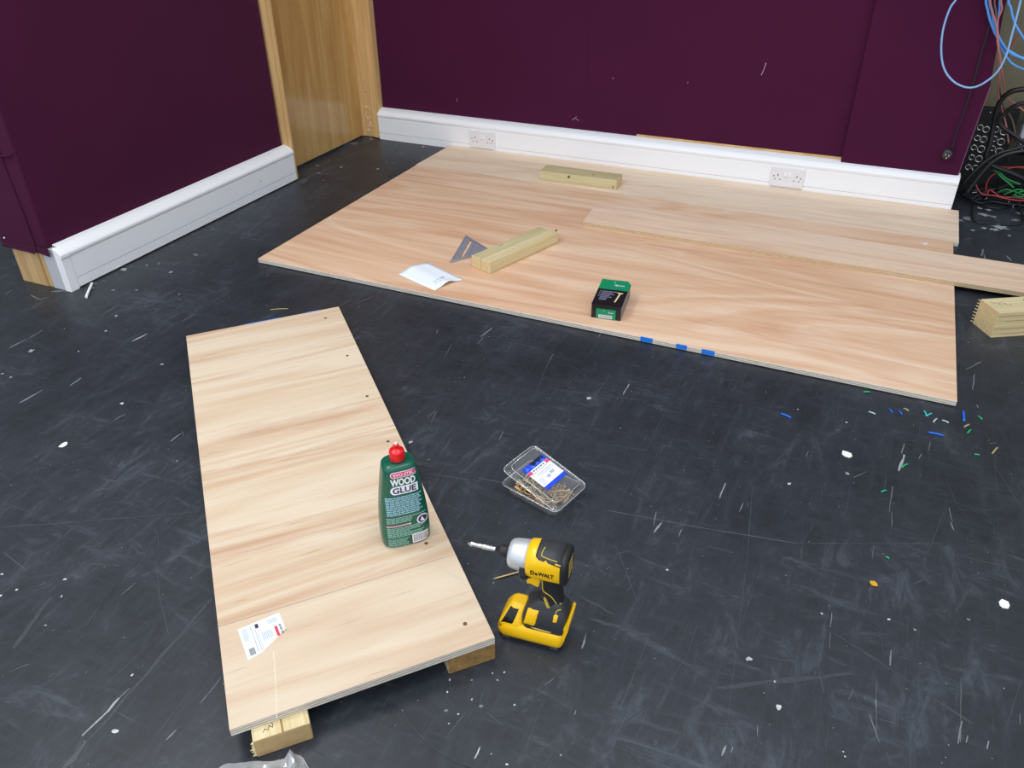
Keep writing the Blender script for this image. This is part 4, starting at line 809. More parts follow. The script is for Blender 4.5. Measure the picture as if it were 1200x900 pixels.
mb.build('handwriting', M['ink'], t)

# ------------------------------------------------------------------ green and black screw box
BR = radians(7.5); t = thing('screw_box', 'green and black cardboard screw box on the big plywood sheet', 'box', (1.3865, 0.066, ZT), BR)
bw, bd, bh = 0.099, 0.178, 0.049
mb = MB(); mb.box(-bw/2, bw/2, 0, bd, 0, bh, 0, 0)
for f in mb.bm.faces:
    c = f.calc_center_median()
    if c.x > bw/2-1e-4: f.material_index = 1
mb.build('carton', [M['box_black'], M['box_grey']], t, bevel=0.0012)
def lidz(y): return bh+0.0012+0.007*(y/bd)**1.5
mb = MB(); ny = 8
out_r = lambda y: bw/2+0.001+0.006*max(0, (y-0.10)/0.08)
rows = []
for j in range(ny+1):
    y = -0.001+(bd+0.003)*j/ny
    xr = out_r(y); 
    if y > bd-0.02: xr -= (y-(bd-0.02))*0.75
    rows.append((y, -bw/2-0.0008, xr))
for dz in (0,):
    T = [[mb.bm.verts.new((x, y, lidz(max(y, 0))+0.0006*math.sin(x*70))) for x in (xl, xl+(xr-xl)*0.35, xl+(xr-xl)*0.7, xr)] for y, xl, xr in rows]
    for j in range(ny):
        for i in range(3):
            f = mb.bm.faces.new((T[j][i], T[j][i+1], T[j+1][i+1], T[j+1][i])); f.material_index = 1 if rows[j][0] > 0.105 else 0
o = mb.build('lid_flap', [M['box_black'], M['box_green']], t); s = o.modifiers.new('Solidify', 'SOLIDIFY'); s.thickness = 0.0011; s.offset = 1
onlid = lambda x, y: (x, y, lidz(max(y, 0))+0.0006*math.sin(x*70)+0.0019)
mb = MB()
put_text(mb, 'Spax', lambda x, y: onlid(0.018+x+y*0.2, 0.142+y), 0.036, 0.013, 0.01, 0)
for i in range(9):
    put_quad(mb, -0.030+i*0.006, -0.026+i*0.006, 0.133+0.0006*(i % 3), 0.1355, onlid, 1)
put_quad(mb, -0.004, 0.0, 0.160, 0.164, onlid, 0)
for i, xr in enumerate((0.020, 0.004, 0.012, -0.002, 0.006, -0.008, -0.010)):
    put_quad(mb, -0.034, xr, 0.092-i*0.0095, 0.0975-i*0.0095, onlid, 1)
for i in range(3): put_quad(mb, -0.041, -0.037, 0.09-i*0.016, 0.098-i*0.016, onlid, 1)
mb.build('print', [M['lbl_white'], M['box_print']], t, recalc=False)
mb = MB()
put_quad(mb, 0.020, 0.038, 0.088, 0.094, onlid, 2)
mb.face([onlid(0.026, 0.088), onlid(0.032, 0.088), onlid(0.0245, 0.026), onlid(0.0195, 0.026)][::-1], 2)
mb.build('screw_picture', [M['lbl_white'], M['box_print'], M['box_gold']], t, recalc=False)
fr = lambda x, y: (x, -0.0016, y)
mb = MB(); mb.box(-0.033, 0.032, -0.0012, 0.0, 0.001, 0.037)
mb.build('end_panel', M['box_green'], t)
mb = MB(); put_text(mb, 'Spax', lambda x, y: fr(0.016+x+y*0.2, 0.0255+y), 0.017, 0.006, 0.01, 0)
put_quad(mb, -0.024, 0.021, 0.004, 0.0155, fr, 0)
for i in range(18): put_quad(mb, -0.021+i*0.0023, -0.0198+i*0.0023, 0.0055, 0.014, lambda x, y: (x, -0.0019, y), 1)
put_quad(mb, -0.005, 0.012, 0.0195, 0.021, fr, 1); put_quad(mb, -0.008, -0.006, 0.030, 0.032, fr, 0)
mb.build('end_print', [M['lbl_white'], M['box_print']], t, recalc=False)

# ------------------------------------------------------------------ wood glue bottle
BA = radians(43.59)
bo = Vector((1.3415, -1.1339)) - Vector((0.68945, -0.72433))*0.016
t = thing('glue_bottle', 'dark green squeeze bottle of wood glue with red cap on the raised board', 'bottle', (bo.x, bo.y, 0.0634), BA)
PR = [(0.0, 0.0455, 0.0265), (0.002, 0.0495, 0.0290), (0.006, 0.0520, 0.0305), (0.034, 0.0530, 0.0312), (0.068, 0.0520, 0.0310), (0.101, 0.0492, 0.0304), (0.135, 0.0452, 0.0298), (0.163, 0.0412, 0.0290), (0.186, 0.0374, 0.0282), (0.200, 0.0350, 0.0274), (0.2065, 0.0334, 0.0262), (0.2105, 0.0300, 0.0236), (0.2122, 0.0240, 0.0200), (0.2130, 0.0165, 0.0160)]
NE = 3.4
def bdim(z):
    for (z0, w0, h0), (z1, w1, h1) in zip(PR[:-1], PR[1:]):
        if z <= z1: f = (z-z0)/(z1-z0); return w0+(w1-w0)*f, h0+(h1-h0)*f
    return PR[-1][1:]
mb = MB(); mb.loft([[(x, y, z) for x, y in sup(w_, h_, NE, 56)] for z, w_, h_ in PR])
mb.build('bottle_body', M['glue_green'], t)
mb = MB(); mb.lathe([(0.0140, 0.211), (0.0140, 0.219)], 24); mb.build('neck', M['glue_green'], t)
def knurl(seg=48): return [1.0+0.018*(1 if k % 2 else -1) for k in range(seg)]
mb = MB(); K = knurl()
def ring(r, z, kn=True): return [(r*(K[k] if kn else 1)*cos(2*pi*k/48), r*(K[k] if kn else 1)*sin(2*pi*k/48), z) for k in range(48)]
mb.loft([ring(0.0154, 0.2150, False), ring(0.0158, 0.2165), ring(0.0156, 0.2330), ring(0.0150, 0.2365, False), ring(0.0125, 0.2390, False), ring(0.0070, 0.2400, False), ring(0.0058, 0.2415, False), ring(0.0052, 0.2460, False), ring(0.0058, 0.2470, False), ring(0.0058, 0.2505, False), ring(0.0042, 0.2518, False)])
cap = mb.build('cap', M['glue_red'], t)
mb = MB(); mb.lathe([(0.0040, 0.2514), (0.0038, 0.2540), (0.0022, 0.2556)], 16, 0); mb.build('nozzle_tip', mat('translucent_white_tip', srgb(232, 214, 214), 0.3), cap)
def bf(x, z, e=0.0004):
    w_, h_ = bdim(z); u = min(0.985, abs(x)/w_)
    return (x, -(h_*(1-u**NE)**(1/NE))-e, z)
LB = MB()
def bq(x0, x1, z0, z1, mi, e=0.0004, nx=8): put_quad(LB, x0, x1, z0, z1, lambda x, z: bf(x, z, e), mi, nx, 1)
# red and white maker's pill
n = 20; pill = []
def pillpath(cx_, cz, hw, hh, e, mi):
    pts = []
    for k in range(n):
        a = pi/2+pi*k/(n-1); pts.append((cx_-hw+hh+hh*cos(a), cz+hh*sin(a)))
    xs = [cx_-hw+hh+(2*hw-1.2*hh)*i/8 for i in range(9)]
    put_quad(LB, cx_-hw+hh, cx_+hw, cz-hh, cz+hh, lambda x, z: bf(x, z, e), mi, 8, 1)
    c = bf(cx_-hw+hh, cz, e)
    for p0, p1 in zip(pts[:-1], pts[1:]): LB.face([c, bf(p0[0], p0[1], e), bf(p1[0], p1[1], e)], mi)
pillpath(0.0035, 0.1945, 0.0262, 0.0074, 0.0004, 0)
pillpath(0.0035, 0.1945, 0.0247, 0.0058, 0.0007, 1)
put_text(LB, 'EVO-STIK', lambda x, z: bf(0.0045+x, 0.1945+z, 0.0010), 0.041, 0.0070, 0.012, 0, 2)
put_text(LB, 'WOOD', lambda x, z: bf(0.002+x, 0.1765+z, 0.0006), 0.052, 0.0180, 0.04, 0, 3)
pillpath(0.003, 0.1555, 0.0290, 0.0102, 0.0004, 0)
put_text(LB, 'GLUE', lambda x, z: bf(0.003+x, 0.1555+z, 0.0008), 0.049, 0.0150, 0.03, 2, 3)
rr = random.Random(3)
def lines(x0, xs, z_top, step, n_, mi, th=0.55):
    for i in range(n_):
        z1 = z_top-i*step; x = x0
        end = xs[i % len(xs)]
        while x < end-0.002:
            l_ = min(rr.uniform(0.004, 0.011), end-x); bq(x, x+l_, z1-step*th, z1, mi, 0.0005, 2); x += l_+0.0011
lines(-0.0385, (0.037, 0.033, 0.036, 0.031), 0.1390, 0.0050, 10, 3, 0.62)
lines(-0.0410, (0.043, 0.014, 0.012, 0.010), 0.0850, 0.0042, 4, 4, 0.58)
bq(-0.0425, 0.009, 0.0605, 0.0640, 0, 0.0005); bq(-0.0425, 0.006, 0.0612, 0.0632, 1, 0.0007)
lines(-0.0420, (0.036, 0.034, 0.030, 0.006), 0.0575, 0.0041, 7, 4, 0.58)
lines(-0.0420, (0.002, 0.000, -0.004, 0.001), 0.0260, 0.0041, 6, 4, 0.55)
bq(0.009, 0.0445, 0.0050, 0.0310, 0, 0.0005)
x = 0.0115
while x < 0.042:
    l_ = rr.choice((0.0007, 0.0011, 0.0016)); bq(x, x+l_, 0.0085, 0.0285, 5, 0.0008, 1); x += l_+rr.choice((0.0007, 0.0012))
# round emblem
def disc(cx_, cz, r, mi, e, k=20):
    c = bf(cx_, cz, e)
    P = [bf(cx_+r*cos(2*pi*i/k), cz+r*sin(2*pi*i/k), e) for i in range(k)]
    for i in range(k): LB.face([c, P[i], P[(i+1) % k]], mi)
disc(0.0345, 0.0665, 0.0125, 0, 0.0005); disc(0.0345, 0.0665, 0.0096, 2, 0.0008)
for tri in ((( -0.001, 0.007), (-0.005, -0.005), (0.0035, -0.003)), ((0.001, -0.001), (-0.001, -0.007), (0.0055, -0.005))):
    LB.face([bf(0.0345+a, 0.0665+b, 0.0011) for a, b in tri], 0)
LB.build('label_print', [M['lbl_white'], M['lbl_pink'], M['lbl_navy'], M['lbl_blue'], M['lbl_mint'], M['lbl_grey']], t, recalc=False)

# ------------------------------------------------------------------ clear clamshell tub of screws
TA_ = radians(165.0); tc_ = Vector((1.525, -0.808))
t = thing('plastic_tub', 'clear hinged plastic tub half full of gold screws on the black floor', 'tub', (tc_.x, tc_.y, 0.0), TA_)
def rr_ring(w_, d_, r_, z): return [(x, y, z) for x, y in rrect(w_, d_, r_, 5)]
mb = MB(); mb.loft([rr_ring(0.068, 0.046, 0.014, 0.0012), rr_ring(0.0715, 0.0495, 0.015, 0.0008), rr_ring(0.0735, 0.0515, 0.016, 0.004), rr_ring(0.0770, 0.0548, 0.017, 0.0285), rr_ring(0.0775, 0.0553, 0.017, 0.0305), rr_ring(0.0845, 0.0615, 0.015, 0.0310), rr_ring(0.0850, 0.0620, 0.015, 0.0295)], 0, True, False)
mb.build('tub_base', M['clear'], t)
lid = bpy.data.objects.new('tub_lid', None); COL.objects.link(lid); lid.parent = t
lid.location = (-0.0855, 0, 0.0345); lid.rotation_euler = (0, -radians(15), 0)
mb = MB()
def LR(w_, d_, r_, z): return [(x+0.085, y, z) for x, y in rrect(w_, d_, r_, 5)]
mb.loft([LR(0.0860, 0.0630, 0.016, -0.0015), LR(0.0855, 0.0625, 0.015, 0.0), LR(0.0775, 0.0548, 0.016, 0.0004), LR(0.0770, 0.0543, 0.016, 0.0022), LR(0.0745, 0.0520, 0.016, 0.0096), LR(0.0730, 0.0505, 0.015, 0.0112), LR(0.0700, 0.0475, 0.013, 0.0116), LR(0.0690, 0.0465, 0.013, 0.0104)], 0, False, True)
mb.build('lid_shell', M['clear'], lid)
for w_, d_, r_, z_, q_ in ((0.0855, 0.0625, 0.016, -0.0004, 0.0012), (0.0735, 0.0508, 0.015, 0.0110, 0.0010)):  # hazy beads added to draw highlight lines along the lid edges
    mb = MB(); P_ = LR(w_, d_, r_, z_); mb.tube(P_+P_[:1], q_, 6, 0, 1); mb.build('rim_highlight', M['clear_highlight'], lid)
mb = MB(); P_ = rr_ring(0.0845, 0.0615, 0.015, 0.0303); mb.tube(P_+P_[:1], 0.0011, 6, 0, 1); mb.build('rim_highlight', M['clear_highlight'], t)  # added highlight line round the flange of the base
lt = lambda x, y: (x+0.085, y, 0.0119)
mb = MB()
y0, y1 = -0.042, 0.036
n_ = 8
put_quad(mb, 0.030, 0.047, y0, y1, lt, 0); put_quad(mb, 0.019, 0.030, y0, y1, lt, 1); put_quad(mb, -0.023, 0.019, y0, y1, lt, 1); put_quad(mb, -0.034, -0.023, y0, y1, lt, 0)
lt2 = lambda x, y: (x+0.085, y, 0.0121)
put_quad(mb, 0.0205, 0.0295, y0, y0+0.013, lt2, 2); put_quad(mb, 0.0205, 0.0295, y1-0.014, y1, lt2, 2)
put_quad(mb, 0.036, 0.047, -0.038, 0.008, lt2, 4)
for i in range(4): mb.face([lt2(0.031+0.004*(i % 2), -0.035+i*0.018), lt2(0.043, -0.030+i*0.018), lt2(0.034, -0.022+i*0.018)], 5)
for i in range(5): put_quad(mb, 0.0235, 0.0265, -0.024+i*0.009, -0.018+i*0.009, lt2, 3)
put_quad(mb, 0.0185, 0.0193, -0.03, 0.030, lt2, 3)
put_quad(mb, 0.010, 0.012, -0.036, 0.020, lt2, 6); put_quad(mb, 0.005, 0.0065, -0.036, 0.014, lt2, 6)
put_quad(mb, -0.008, 0.000, -0.026, -0.012, lt2, 6); put_quad(mb, -0.012, -0.004, -0.008, 0.004, lt2, 6)
for i in range(4): put_quad(mb, -0.018+i*0.005, -0.0165+i*0.005, 0.014, 0.030, lt2, 6)
mb.build('lid_label', [M['royal'], M['lbl_white'], M['lbl_pink'], M['ink'], mat('dark_navy_print', srgb(10, 14, 60), 0.5), mat('light_blue_flash', srgb(70, 130, 250), 0.4), mat('grey_label_print', srgb(178, 184, 196), 0.5)], lid, recalc=False)

def screw_mesh(name, L, r, m):
    b = MB(); prof = [(0.0006, 0.0), (r*0.7, L*0.10)]
    k = 9
    for i in range(k):
        z = L*(0.12+0.52*i/k); prof += [(r*0.72, z), (r*1.05, z+L*0.52/k*0.4), (r*0.72, z+L*0.52/k*0.8)]
    prof += [(r*0.75, L*0.68), (r*0.75, L*0.92), (r*1.9, L*0.985), (r*2.0, L), (r*0.9, L), (r*0.7, L-0.0012)]
    b.lathe(prof, 10)
    return b.build(name, m)
rs = random.Random(12)
proto = [screw_mesh('screw', 0.034, 0.0018, M['brass']), screw_mesh('screw', 0.030, 0.0018, M['brass_dk']), screw_mesh('screw', 0.040, 0.0019, M['brass'])]
used = [False]*3
ct, st_ = cos(TA_), sin(TA_)
for i in range(150):
    k = rs.choice((0, 0, 1, 1, 2)); pr = proto[k]
    L_ = (0.034, 0.030, 0.040)[k]
    for tries in range(200):
        lx = rs.uniform(-0.070, 0.068); ly = rs.uniform(-0.048, 0.048)
        lev = i/150
        zz = 0.0045+0.019*lev*(0.55+0.45*sin((lx+0.07)*20)**2)
        a = rs.uniform(0, 2*pi); tilt = rs.gauss(0, 0.20)
        ex = lx+L_*cos(tilt)*cos(a); ey = ly+L_*cos(tilt)*sin(a); ez = zz+L_*sin(tilt)
        if abs(ex) < 0.070 and abs(ey) < 0.048 and 0.0045 < ez < 0.0275: break
    o = pr if not used[k] else pr.copy()
    if used[k]: COL.objects.link(o)
    used[k] = True
    o.location = (tc_.x+lx*ct-ly*st_, tc_.y+lx*st_+ly*ct, zz)
    d = Vector((ex-lx, ey-ly, ez-zz)); d = Vector((d.x*ct-d.y*st_, d.x*st_+d.y*ct, d.z))
    o.rotation_euler = d.to_track_quat('Z', 'Y').to_euler()
    tag(o, 'small gold wood screw in the heap inside the clear tub', 'screw', 'gold screws in the clear tub')
# one longer screw lying on top under the lid, one on the floor by the driver
o = screw_mesh('screw', 0.055, 0.0019, M['brass'])
p = Vector((-0.020, 0.012, 0.0285)); q_ = Vector((-0.058, -0.022, 0.030))
d = q_-p; d = Vector((d.x*ct-d.y*st_, d.x*st_+d.y*ct, d.z))
o.location = (tc_.x+p.x*ct-p.y*st_, tc_.y+p.x*st_+p.y*ct, p.z); o.rotation_euler = d.to_track_quat('Z', 'Y').to_euler()
tag(o, 'longest gold screw lying across the top of the heap in the tub', 'screw')
o = screw_mesh('screw', 0.075, 0.0020, M['brass'])
p = Vector((1.5328, -1.1081, 0.0040)); d = Vector((0.0405, 0.0394, 0.0)).normalized()
o.location = p; o.rotation_euler = d.to_track_quat('Z', 'Y').to_euler()
tag(o, 'single long gold screw on the floor behind the impact driver', 'screw')

# ------------------------------------------------------------------ impact driver
DA = radians(-173.426)
t = thing('impact_driver', 'yellow and black cordless impact driver standing on its battery', 'drill', (1.66304, -1.19967, 0.0), DA)
RX = lambda: None
def xz(poly, y0, y1, mb_, mi=0, ms=None):
    """extrude an x-z outline between y0 and y1"""
    Mx = Matrix(((1, 0, 0, 0), (0, 0, 1, 0), (0, 1, 0, 0), (0, 0, 0, 1)))
    P = poly
    ar = sum(P[i][0]*P[(i+1) % len(P)][1]-P[(i+1) % len(P)][0]*P[i][1] for i in range(len(P)))
    if ar < 0: P = P[::-1]
    mb_.prism(P, y0, y1, mi, ms, None, Mx)
# battery pack
mb = MB(); xz([(0.052, 0.0), (0.058, 0.006), (0.058, 0.020), (-0.066, 0.020), (-0.066, 0.006), (-0.060, 0.0)], -0.0335, 0.0335, mb)
bat = mb.build('battery', M['black'], t, bevel=0.003)
mb = MB()
# low yellow tray with a fin at the back
def slab(x0, x1, y_, z, r_): return [((x0+x1)/2+x, y, z) for x, y in rrect((x1-x0)/2, y_, r_, 6)]
mb.loft([slab(-0.064, 0.056, 0.0330, 0.0120, 0.010), slab(-0.069, 0.060, 0.0365, 0.0150, 0.013), slab(-0.0715, 0.0635, 0.0385, 0.0240, 0.015), slab(-0.0720, 0.0630, 0.0385, 0.0340, 0.015), slab(-0.0710, 0.0600, 0.0365, 0.0430, 0.014), slab(-0.0690, 0.0550, 0.0325, 0.0490, 0.012)])
for sy in (-1, 1):
    pass
xz([(-0.060, 0.030), (-0.071, 0.030), (-0.0790, 0.060), (-0.0810, 0.080), (-0.0770, 0.0850), (-0.0725, 0.0760), (-0.066, 0.050)], -0.026, 0.030, mb)
tray = mb.build('battery_shell', M['yellow'], bat, bevel=0.003, seg=3)
LH = [(0.038, 0.0080, 0.0605, 0.0365), (0.048, 0.0120, 0.0580, 0.0345), (0.060, 0.0120, 0.0525, 0.0290), (0.074, 0.0105, 0.0455, 0.0220), (0.083, 0.0090, 0.0400, 0.0165), (0.0865, 0.0120, 0.0330, 0.0110)]
mb = MB(); mb.loft([slab(x0, x1, y_, z, min(0.009, y_*0.6)) for z, x0, x1, y_ in LH])
mb.build('latch_housing', M['yellow'], bat)
def sloped(tab, x, z, e):
    for (z0, _, _, h0), (z1, _, _, h1) in zip(tab[:-1], tab[1:]):
        if z <= z1: return (x, h0+(h1-h0)*(z-z0)/(z1-z0)+e, z)
    return (x, tab[-1][3]+e, z)
mb = MB(); n_ = 8; G_ = []
for j in range(n_+1):
    v = j/n_; z = 0.0475+0.0330*v; xa = 0.0545-0.0155*v; xb = 0.0300-0.0100*v; row = []
    for i in range(n_+1):
        u = i/n_; rim = 1.0 if (0 < i < n_ and 0 < j < n_) else 0.0
        row.append(mb.bm.verts.new(sloped(LH, xa+(xb-xa)*u, z, -0.0006+0.0014*rim)))
    G_.append(row)
for j in range(n_):
    for i in range(n_): mb.bm.faces.new((G_[j][i], G_[j][i+1], G_[j+1][i+1], G_[j+1][i])).smooth = True
mb.build('latch_window', M['black_gloss'], bat)
for x0, x1 in ((0.036, 0.054), (-0.062, -0.044)):
    mb = MB(); xz([(x0, 0.004), (x1, 0.004), (x1-0.003, 0.0125), (x0+0.003, 0.0125)], 0.0325, 0.0342, mb); mb.build('rail_slot', M['slot'], bat, bevel=0.001)
# black foot flaring out below the handle
FT = [(0.043, -0.0690, 0.0080, 0.0300), (0.048, -0.0730, 0.0130, 0.0335), (0.058, -0.0745, 0.0145, 0.0340), (0.072, -0.0745, 0.0140, 0.0325), (0.086, -0.0730, 0.0110, 0.0290), (0.096, -0.0700, 0.0050, 0.0245), (0.104, -0.0660, -0.0040, 0.0200), (0.114, -0.0615, -0.0150, 0.0175)]
mb = MB(); mb.loft([slab(x0, x1, y_, z, min(0.013, y_*0.7)) for z, x0, x1, y_ in FT])
foot = mb.build('foot', M['charcoal'], t)
def fts(x, z, e=0.0008):
    for (z0, _, _, h0), (z1, _, _, h1) in zip(FT[:-1], FT[1:]):
        if z <= z1: return (x, h0+(h1-h0)*(z-z0)/(z1-z0)+e, z)
    return (x, FT[-1][3]+e, z)
def patch(mb_, quad4, th=0.0018, n_=6, mi=0):
    """raised patch on the foot's flank; quad4 corners in x,z"""
    (a0, b0), (a1, b1), (a2, b2), (a3, b3) = quad4
    for e in (th,):
        G_ = []
        for j in range(n_+1):
            v = j/n_; row = []
            for i in range(n_+1):
                u = i/n_
                x = (a0*(1-u)+a1*u)*(1-v)+(a3*(1-u)+a2*u)*v; z = (b0*(1-u)+b1*u)*(1-v)+(b3*(1-u)+b2*u)*v
                rim = 1.0 if (0 < i < n_ and 0 < j < n_) else 0.0
                row.append(mb_.bm.verts.new(fts(x, z, -0.0005+(th+0.0005)*rim)))
            G_.append(row)
        for j in range(n_):
            for i in range(n_): mb_.bm.faces.new((G_[j][i], G_[j][i+1], G_[j+1][i+1], G_[j+1][i])).smooth = True
mb = MB(); patch(mb, [(0.0085, 0.0600), (-0.0145, 0.0570), (-0.0210, 0.0965), (0.0015, 0.0955)])
mb.build('foot_badge', M['yellow'], foot)
mb = MB(); patch(mb, [(-0.0040, 0.0520), (-0.0500, 0.0500), (-0.0500, 0.0530), (-0.0040, 0.0550)], 0.0014, 4)
patch(mb, [(-0.026, 0.0425), (-0.038, 0.0425), (-0.038, 0.0460), (-0.026, 0.0460)], 0.0014, 4)
mb.build('foot_stripe', M['khaki'], foot)
mb = MB(); patch(mb, [(-0.0480, 0.0780), (-0.0575, 0.0780), (-0.0585, 0.0960), (-0.0490, 0.0970)], 0.0014, 4); mb.build('foot_tab', M['yellow'], foot)
# handle
mb = MB()
def ell(cx_, rx_, ry_, z, n_=2.6): return [(cx_+x, y, z) for x, y in sup(rx_, ry_, n_, 28)]
mb.loft([ell(-0.036, 0.0310, 0.0240, 0.094), ell(-0.038, 0.0260, 0.0195, 0.106), ell(-0.0395, 0.0215, 0.0172, 0.120), ell(-0.0400, 0.0198, 0.0166, 0.135), ell(-0.0385, 0.0190, 0.0168, 0.155), ell(-0.0370, 0.0195, 0.0175, 0.172), ell(-0.0370, 0.0215, 0.0190, 0.184)])
hnd = mb.build('handle', M['black'], t)
mb = MB()
mb.tube([(-0.0235, 0.0163, 0.176), (-0.0240, 0.0162, 0.150), (-0.0270, 0.0165, 0.1405), (-0.0400, 0.0170, 0.1330), (-0.0490, 0.0160, 0.1200), (-0.0540, 0.0150, 0.1120), (-0.0600, 0.0120, 0.1150)], 0.0011, 6)
mb.tube([(-0.0530, 0.0250, 0.0970), (-0.0535, 0.0228, 0.1010), (-0.0560, 0.0215, 0.1040), (-0.0620, 0.0180, 0.1050)], 0.0011, 6)
mb.build('pinstripe', M['khaki'], hnd)
mb = MB(); xz([(-0.0270, 0.1260), (-0.0325, 0.1230), (-0.0420, 0.1000), (-0.0400, 0.0960), (-0.0345, 0.0985)], 0.0140, 0.0205, mb)
mb.build('handle_badge', M['khaki'], hnd, bevel=0.0008)
# trigger and its black guard
mb = MB(); xz([(-0.0140, 0.1400), (0.0020, 0.1455), (0.0085, 0.1440), (0.0095, 0.1510), (0.0060, 0.1560), (0.0020, 0.1590), (-0.0020, 0.1680), (-0.0140, 0.1690), (-0.018, 0.160)], -0.0095, 0.0105, mb)
mb.build('trigger', M['yellow'], t, bevel=0.002)
mb = MB(); xz([(0.018, 0.1500), (0.0235, 0.1560), (0.0200, 0.1780), (0.0020, 0.1780), (-0.006, 0.1640), (0.006, 0.1600), (0.0115, 0.1520)], -0.0100, 0.0095, mb)
mb.build('direction_switch', M['black'], t, bevel=0.0015)
# head
AZ = 0.2070
def hring(x, w_, h_, n_=2.0, dz=0.0, seg=40): return [(x, a, AZ+dz+b) for a, b in sup(w_, h_, n_, seg)]
mb = MB(); mb.loft([hring(0.0440, 0.0175, 0.0175), hring(0.0437, 0.0235, 0.0235), hring(0.0410, 0.0265, 0.0265), hring(0.0340, 0.0288, 0.0290), hring(0.0180, 0.0306, 0.0312), hring(0.0030, 0.0315, 0.0325)])
nose = mb.build('nose_housing', M['alu'], t)
mb = MB(); mb.loft([hring(0.0440, 0.0170, 0.0170), hring(0.0490, 0.0160, 0.0160), hring(0.0490, 0.0120, 0.0120)]); mb.build('nose_ring', M['black'], nose)
mb = MB(); xz([(0.0190, AZ-0.021), (0.0060, AZ-0.022), (0.0060, AZ+0.000), (0.0170, AZ+0.000)], 0.0245, 0.0322, mb); mb.build('nose_grip', M['charcoal'], nose, bevel=0.002)
mb = MB(); mb.loft([hring(0.0060, 0.0322, 0.0335, 2.1), hring(0.0050, 0.0332, 0.0350, 2.2), hring(-0.0120, 0.0338, 0.0358, 2.5), hring(-0.0300, 0.0338, 0.0352, 2.7), hring(-0.0640, 0.0331, 0.0336, 2.8), hring(-0.0660, 0.0322, 0.0326, 2.8)])
body = mb.build('motor_body', M['yellow'], t)
mb = MB()                                       # black grip over the top of the body
def arc_ring(x, w_, h_, n_, a0, a1, k=24):
    pts = []
    for i in range(k+1):
        a = a0+(a1-a0)*i/k; c, s_ = cos(a), sin(a)
        pts.append((x, w_*math.copysign(abs(c)**(2/n_), c), AZ+h_*math.copysign(abs(s_)**(2/n_), s_)))
    return pts
def closed_arc(x, w_, h_, n_, a0, a1, th=0.0022):
    return arc_ring(x, w_+th, h_+th, n_, a0, a1)+arc_ring(x, w_-0.001, h_-0.001, n_, a0, a1)[::-1]
A0 = 0.10
mb.loft([closed_arc(-0.0125, 0.0338, 0.0357, 2.5, 0.86, pi-0.86), closed_arc(-0.0190, 0.0338, 0.0355, 2.6, 0.70, pi-0.70), closed_arc(-0.0290, 0.0338, 0.0352, 2.7, 0.66, pi-0.66), closed_arc(-0.0315, 0.0337, 0.0350, 2.7, 0.80, pi-0.80), closed_arc(-0.0370, 0.0336, 0.0348, 2.7, 0.62, pi-0.62), closed_arc(-0.0625, 0.0331, 0.0336, 2.8, 0.48, pi-0.48)], 0)
top = mb.build('top_grip', M['charcoal'], body)
mb = MB()
def srf(x, a, e=0.003):
    w_, h_, n_ = 0.0337, 0.0348, 2.7; c, s_ = cos(a), sin(a)
    return (x, (w_+e)*abs(c)**(2/n_)*(1 if c > 0 else -1), AZ+(h_+e)*abs(s_)**(2/n_)*(1 if s_ > 0 else -1))
mb.tube([srf(-0.0250, 1.50), srf(-0.0230, 1.20), srf(-0.0235, 0.98), srf(-0.0300, 0.92), srf(-0.0420, 0.86), srf(-0.0540, 0.83)], 0.0009, 6)
mb.tube([srf(-0.0500, 0.66, 0.0026), srf(-0.0610, 0.62, 0.0026)], 0.0017, 6)
mb.build('pinstripe', M['khaki'], top)
mb = MB(); mb.loft([hring(-0.0600, 0.0346, 0.0364, 2.8), hring(-0.0655, 0.0346, 0.0362, 2.8), hring(-0.0700, 0.0330, 0.0342, 2.8), hring(-0.0722, 0.0285, 0.0295, 2.8), hring(-0.0726, 0.0180, 0.0190, 2.6)])
rear = mb.build('rear_cap', M['black'], t)
mb = MB()
for i in range(5):
    z = AZ+0.016-i*0.008; mb.box(-0.0729, -0.0719, -0.016, 0.016, z-0.0012, z+0.0012)
mb.build('vent', M['khaki'], rear)
mb = MB()
def lg(x, z):                                   # lettering on the side that faces the camera; reads towards the rear of the tool
    zz = z-AZ; n_ = 2.7; u = min(0.96, abs(zz)/0.0348); yy = 0.0337*(1-u**n_)**(1/n_)
    return (x, yy+0.0007, z)
put_text(mb, 'D', lambda x, y: lg(-0.0090-x, 0.2030+y), 0.0080, 0.0102, 0.035, 0)
put_text(mb, 'e', lambda x, y: lg(-0.0162-x, 0.2010+y), 0.0050, 0.0062, 0.035, 0)
put_text(mb, 'WALT', lambda x, y: lg(-0.0345-x, 0.2030+y), 0.0300, 0.0102, 0.035, 0)
mb.build('maker_lettering', M['black_gloss'], body, recalc=False)
mb = MB()
RYX = Matrix.Translation((0, 0, AZ)) @ Matrix.Rotation(pi/2, 4, 'Y')
mb.lathe([(0.0110, 0.0480), (0.0115, 0.0490), (0.0115, 0.0620), (0.0100, 0.0640), (0.0075, 0.0650), (0.0060, 0.0720), (0.0045, 0.0725)], 22, 0, RYX)
chk = mb.build('chuck_sleeve', M['black'], t)
mb = MB(); RB = Matrix.Translation((0, 0, AZ-0.001)) @ Matrix.Rotation(pi/2, 4, 'Y')
mb.lathe([(0.0036, 0.070), (0.0052, 0.0745), (0.0052, 0.0980), (0.0044, 0.1000), (0.0042, 0.1180), (0.0052, 0.1195), (0.0052, 0.1230), (0.0030, 0.1245), (0.0026, 0.1275), (0.0012, 0.1290)], 14, 0, RB)
mb.build('driver_bit', M['steel'], t)

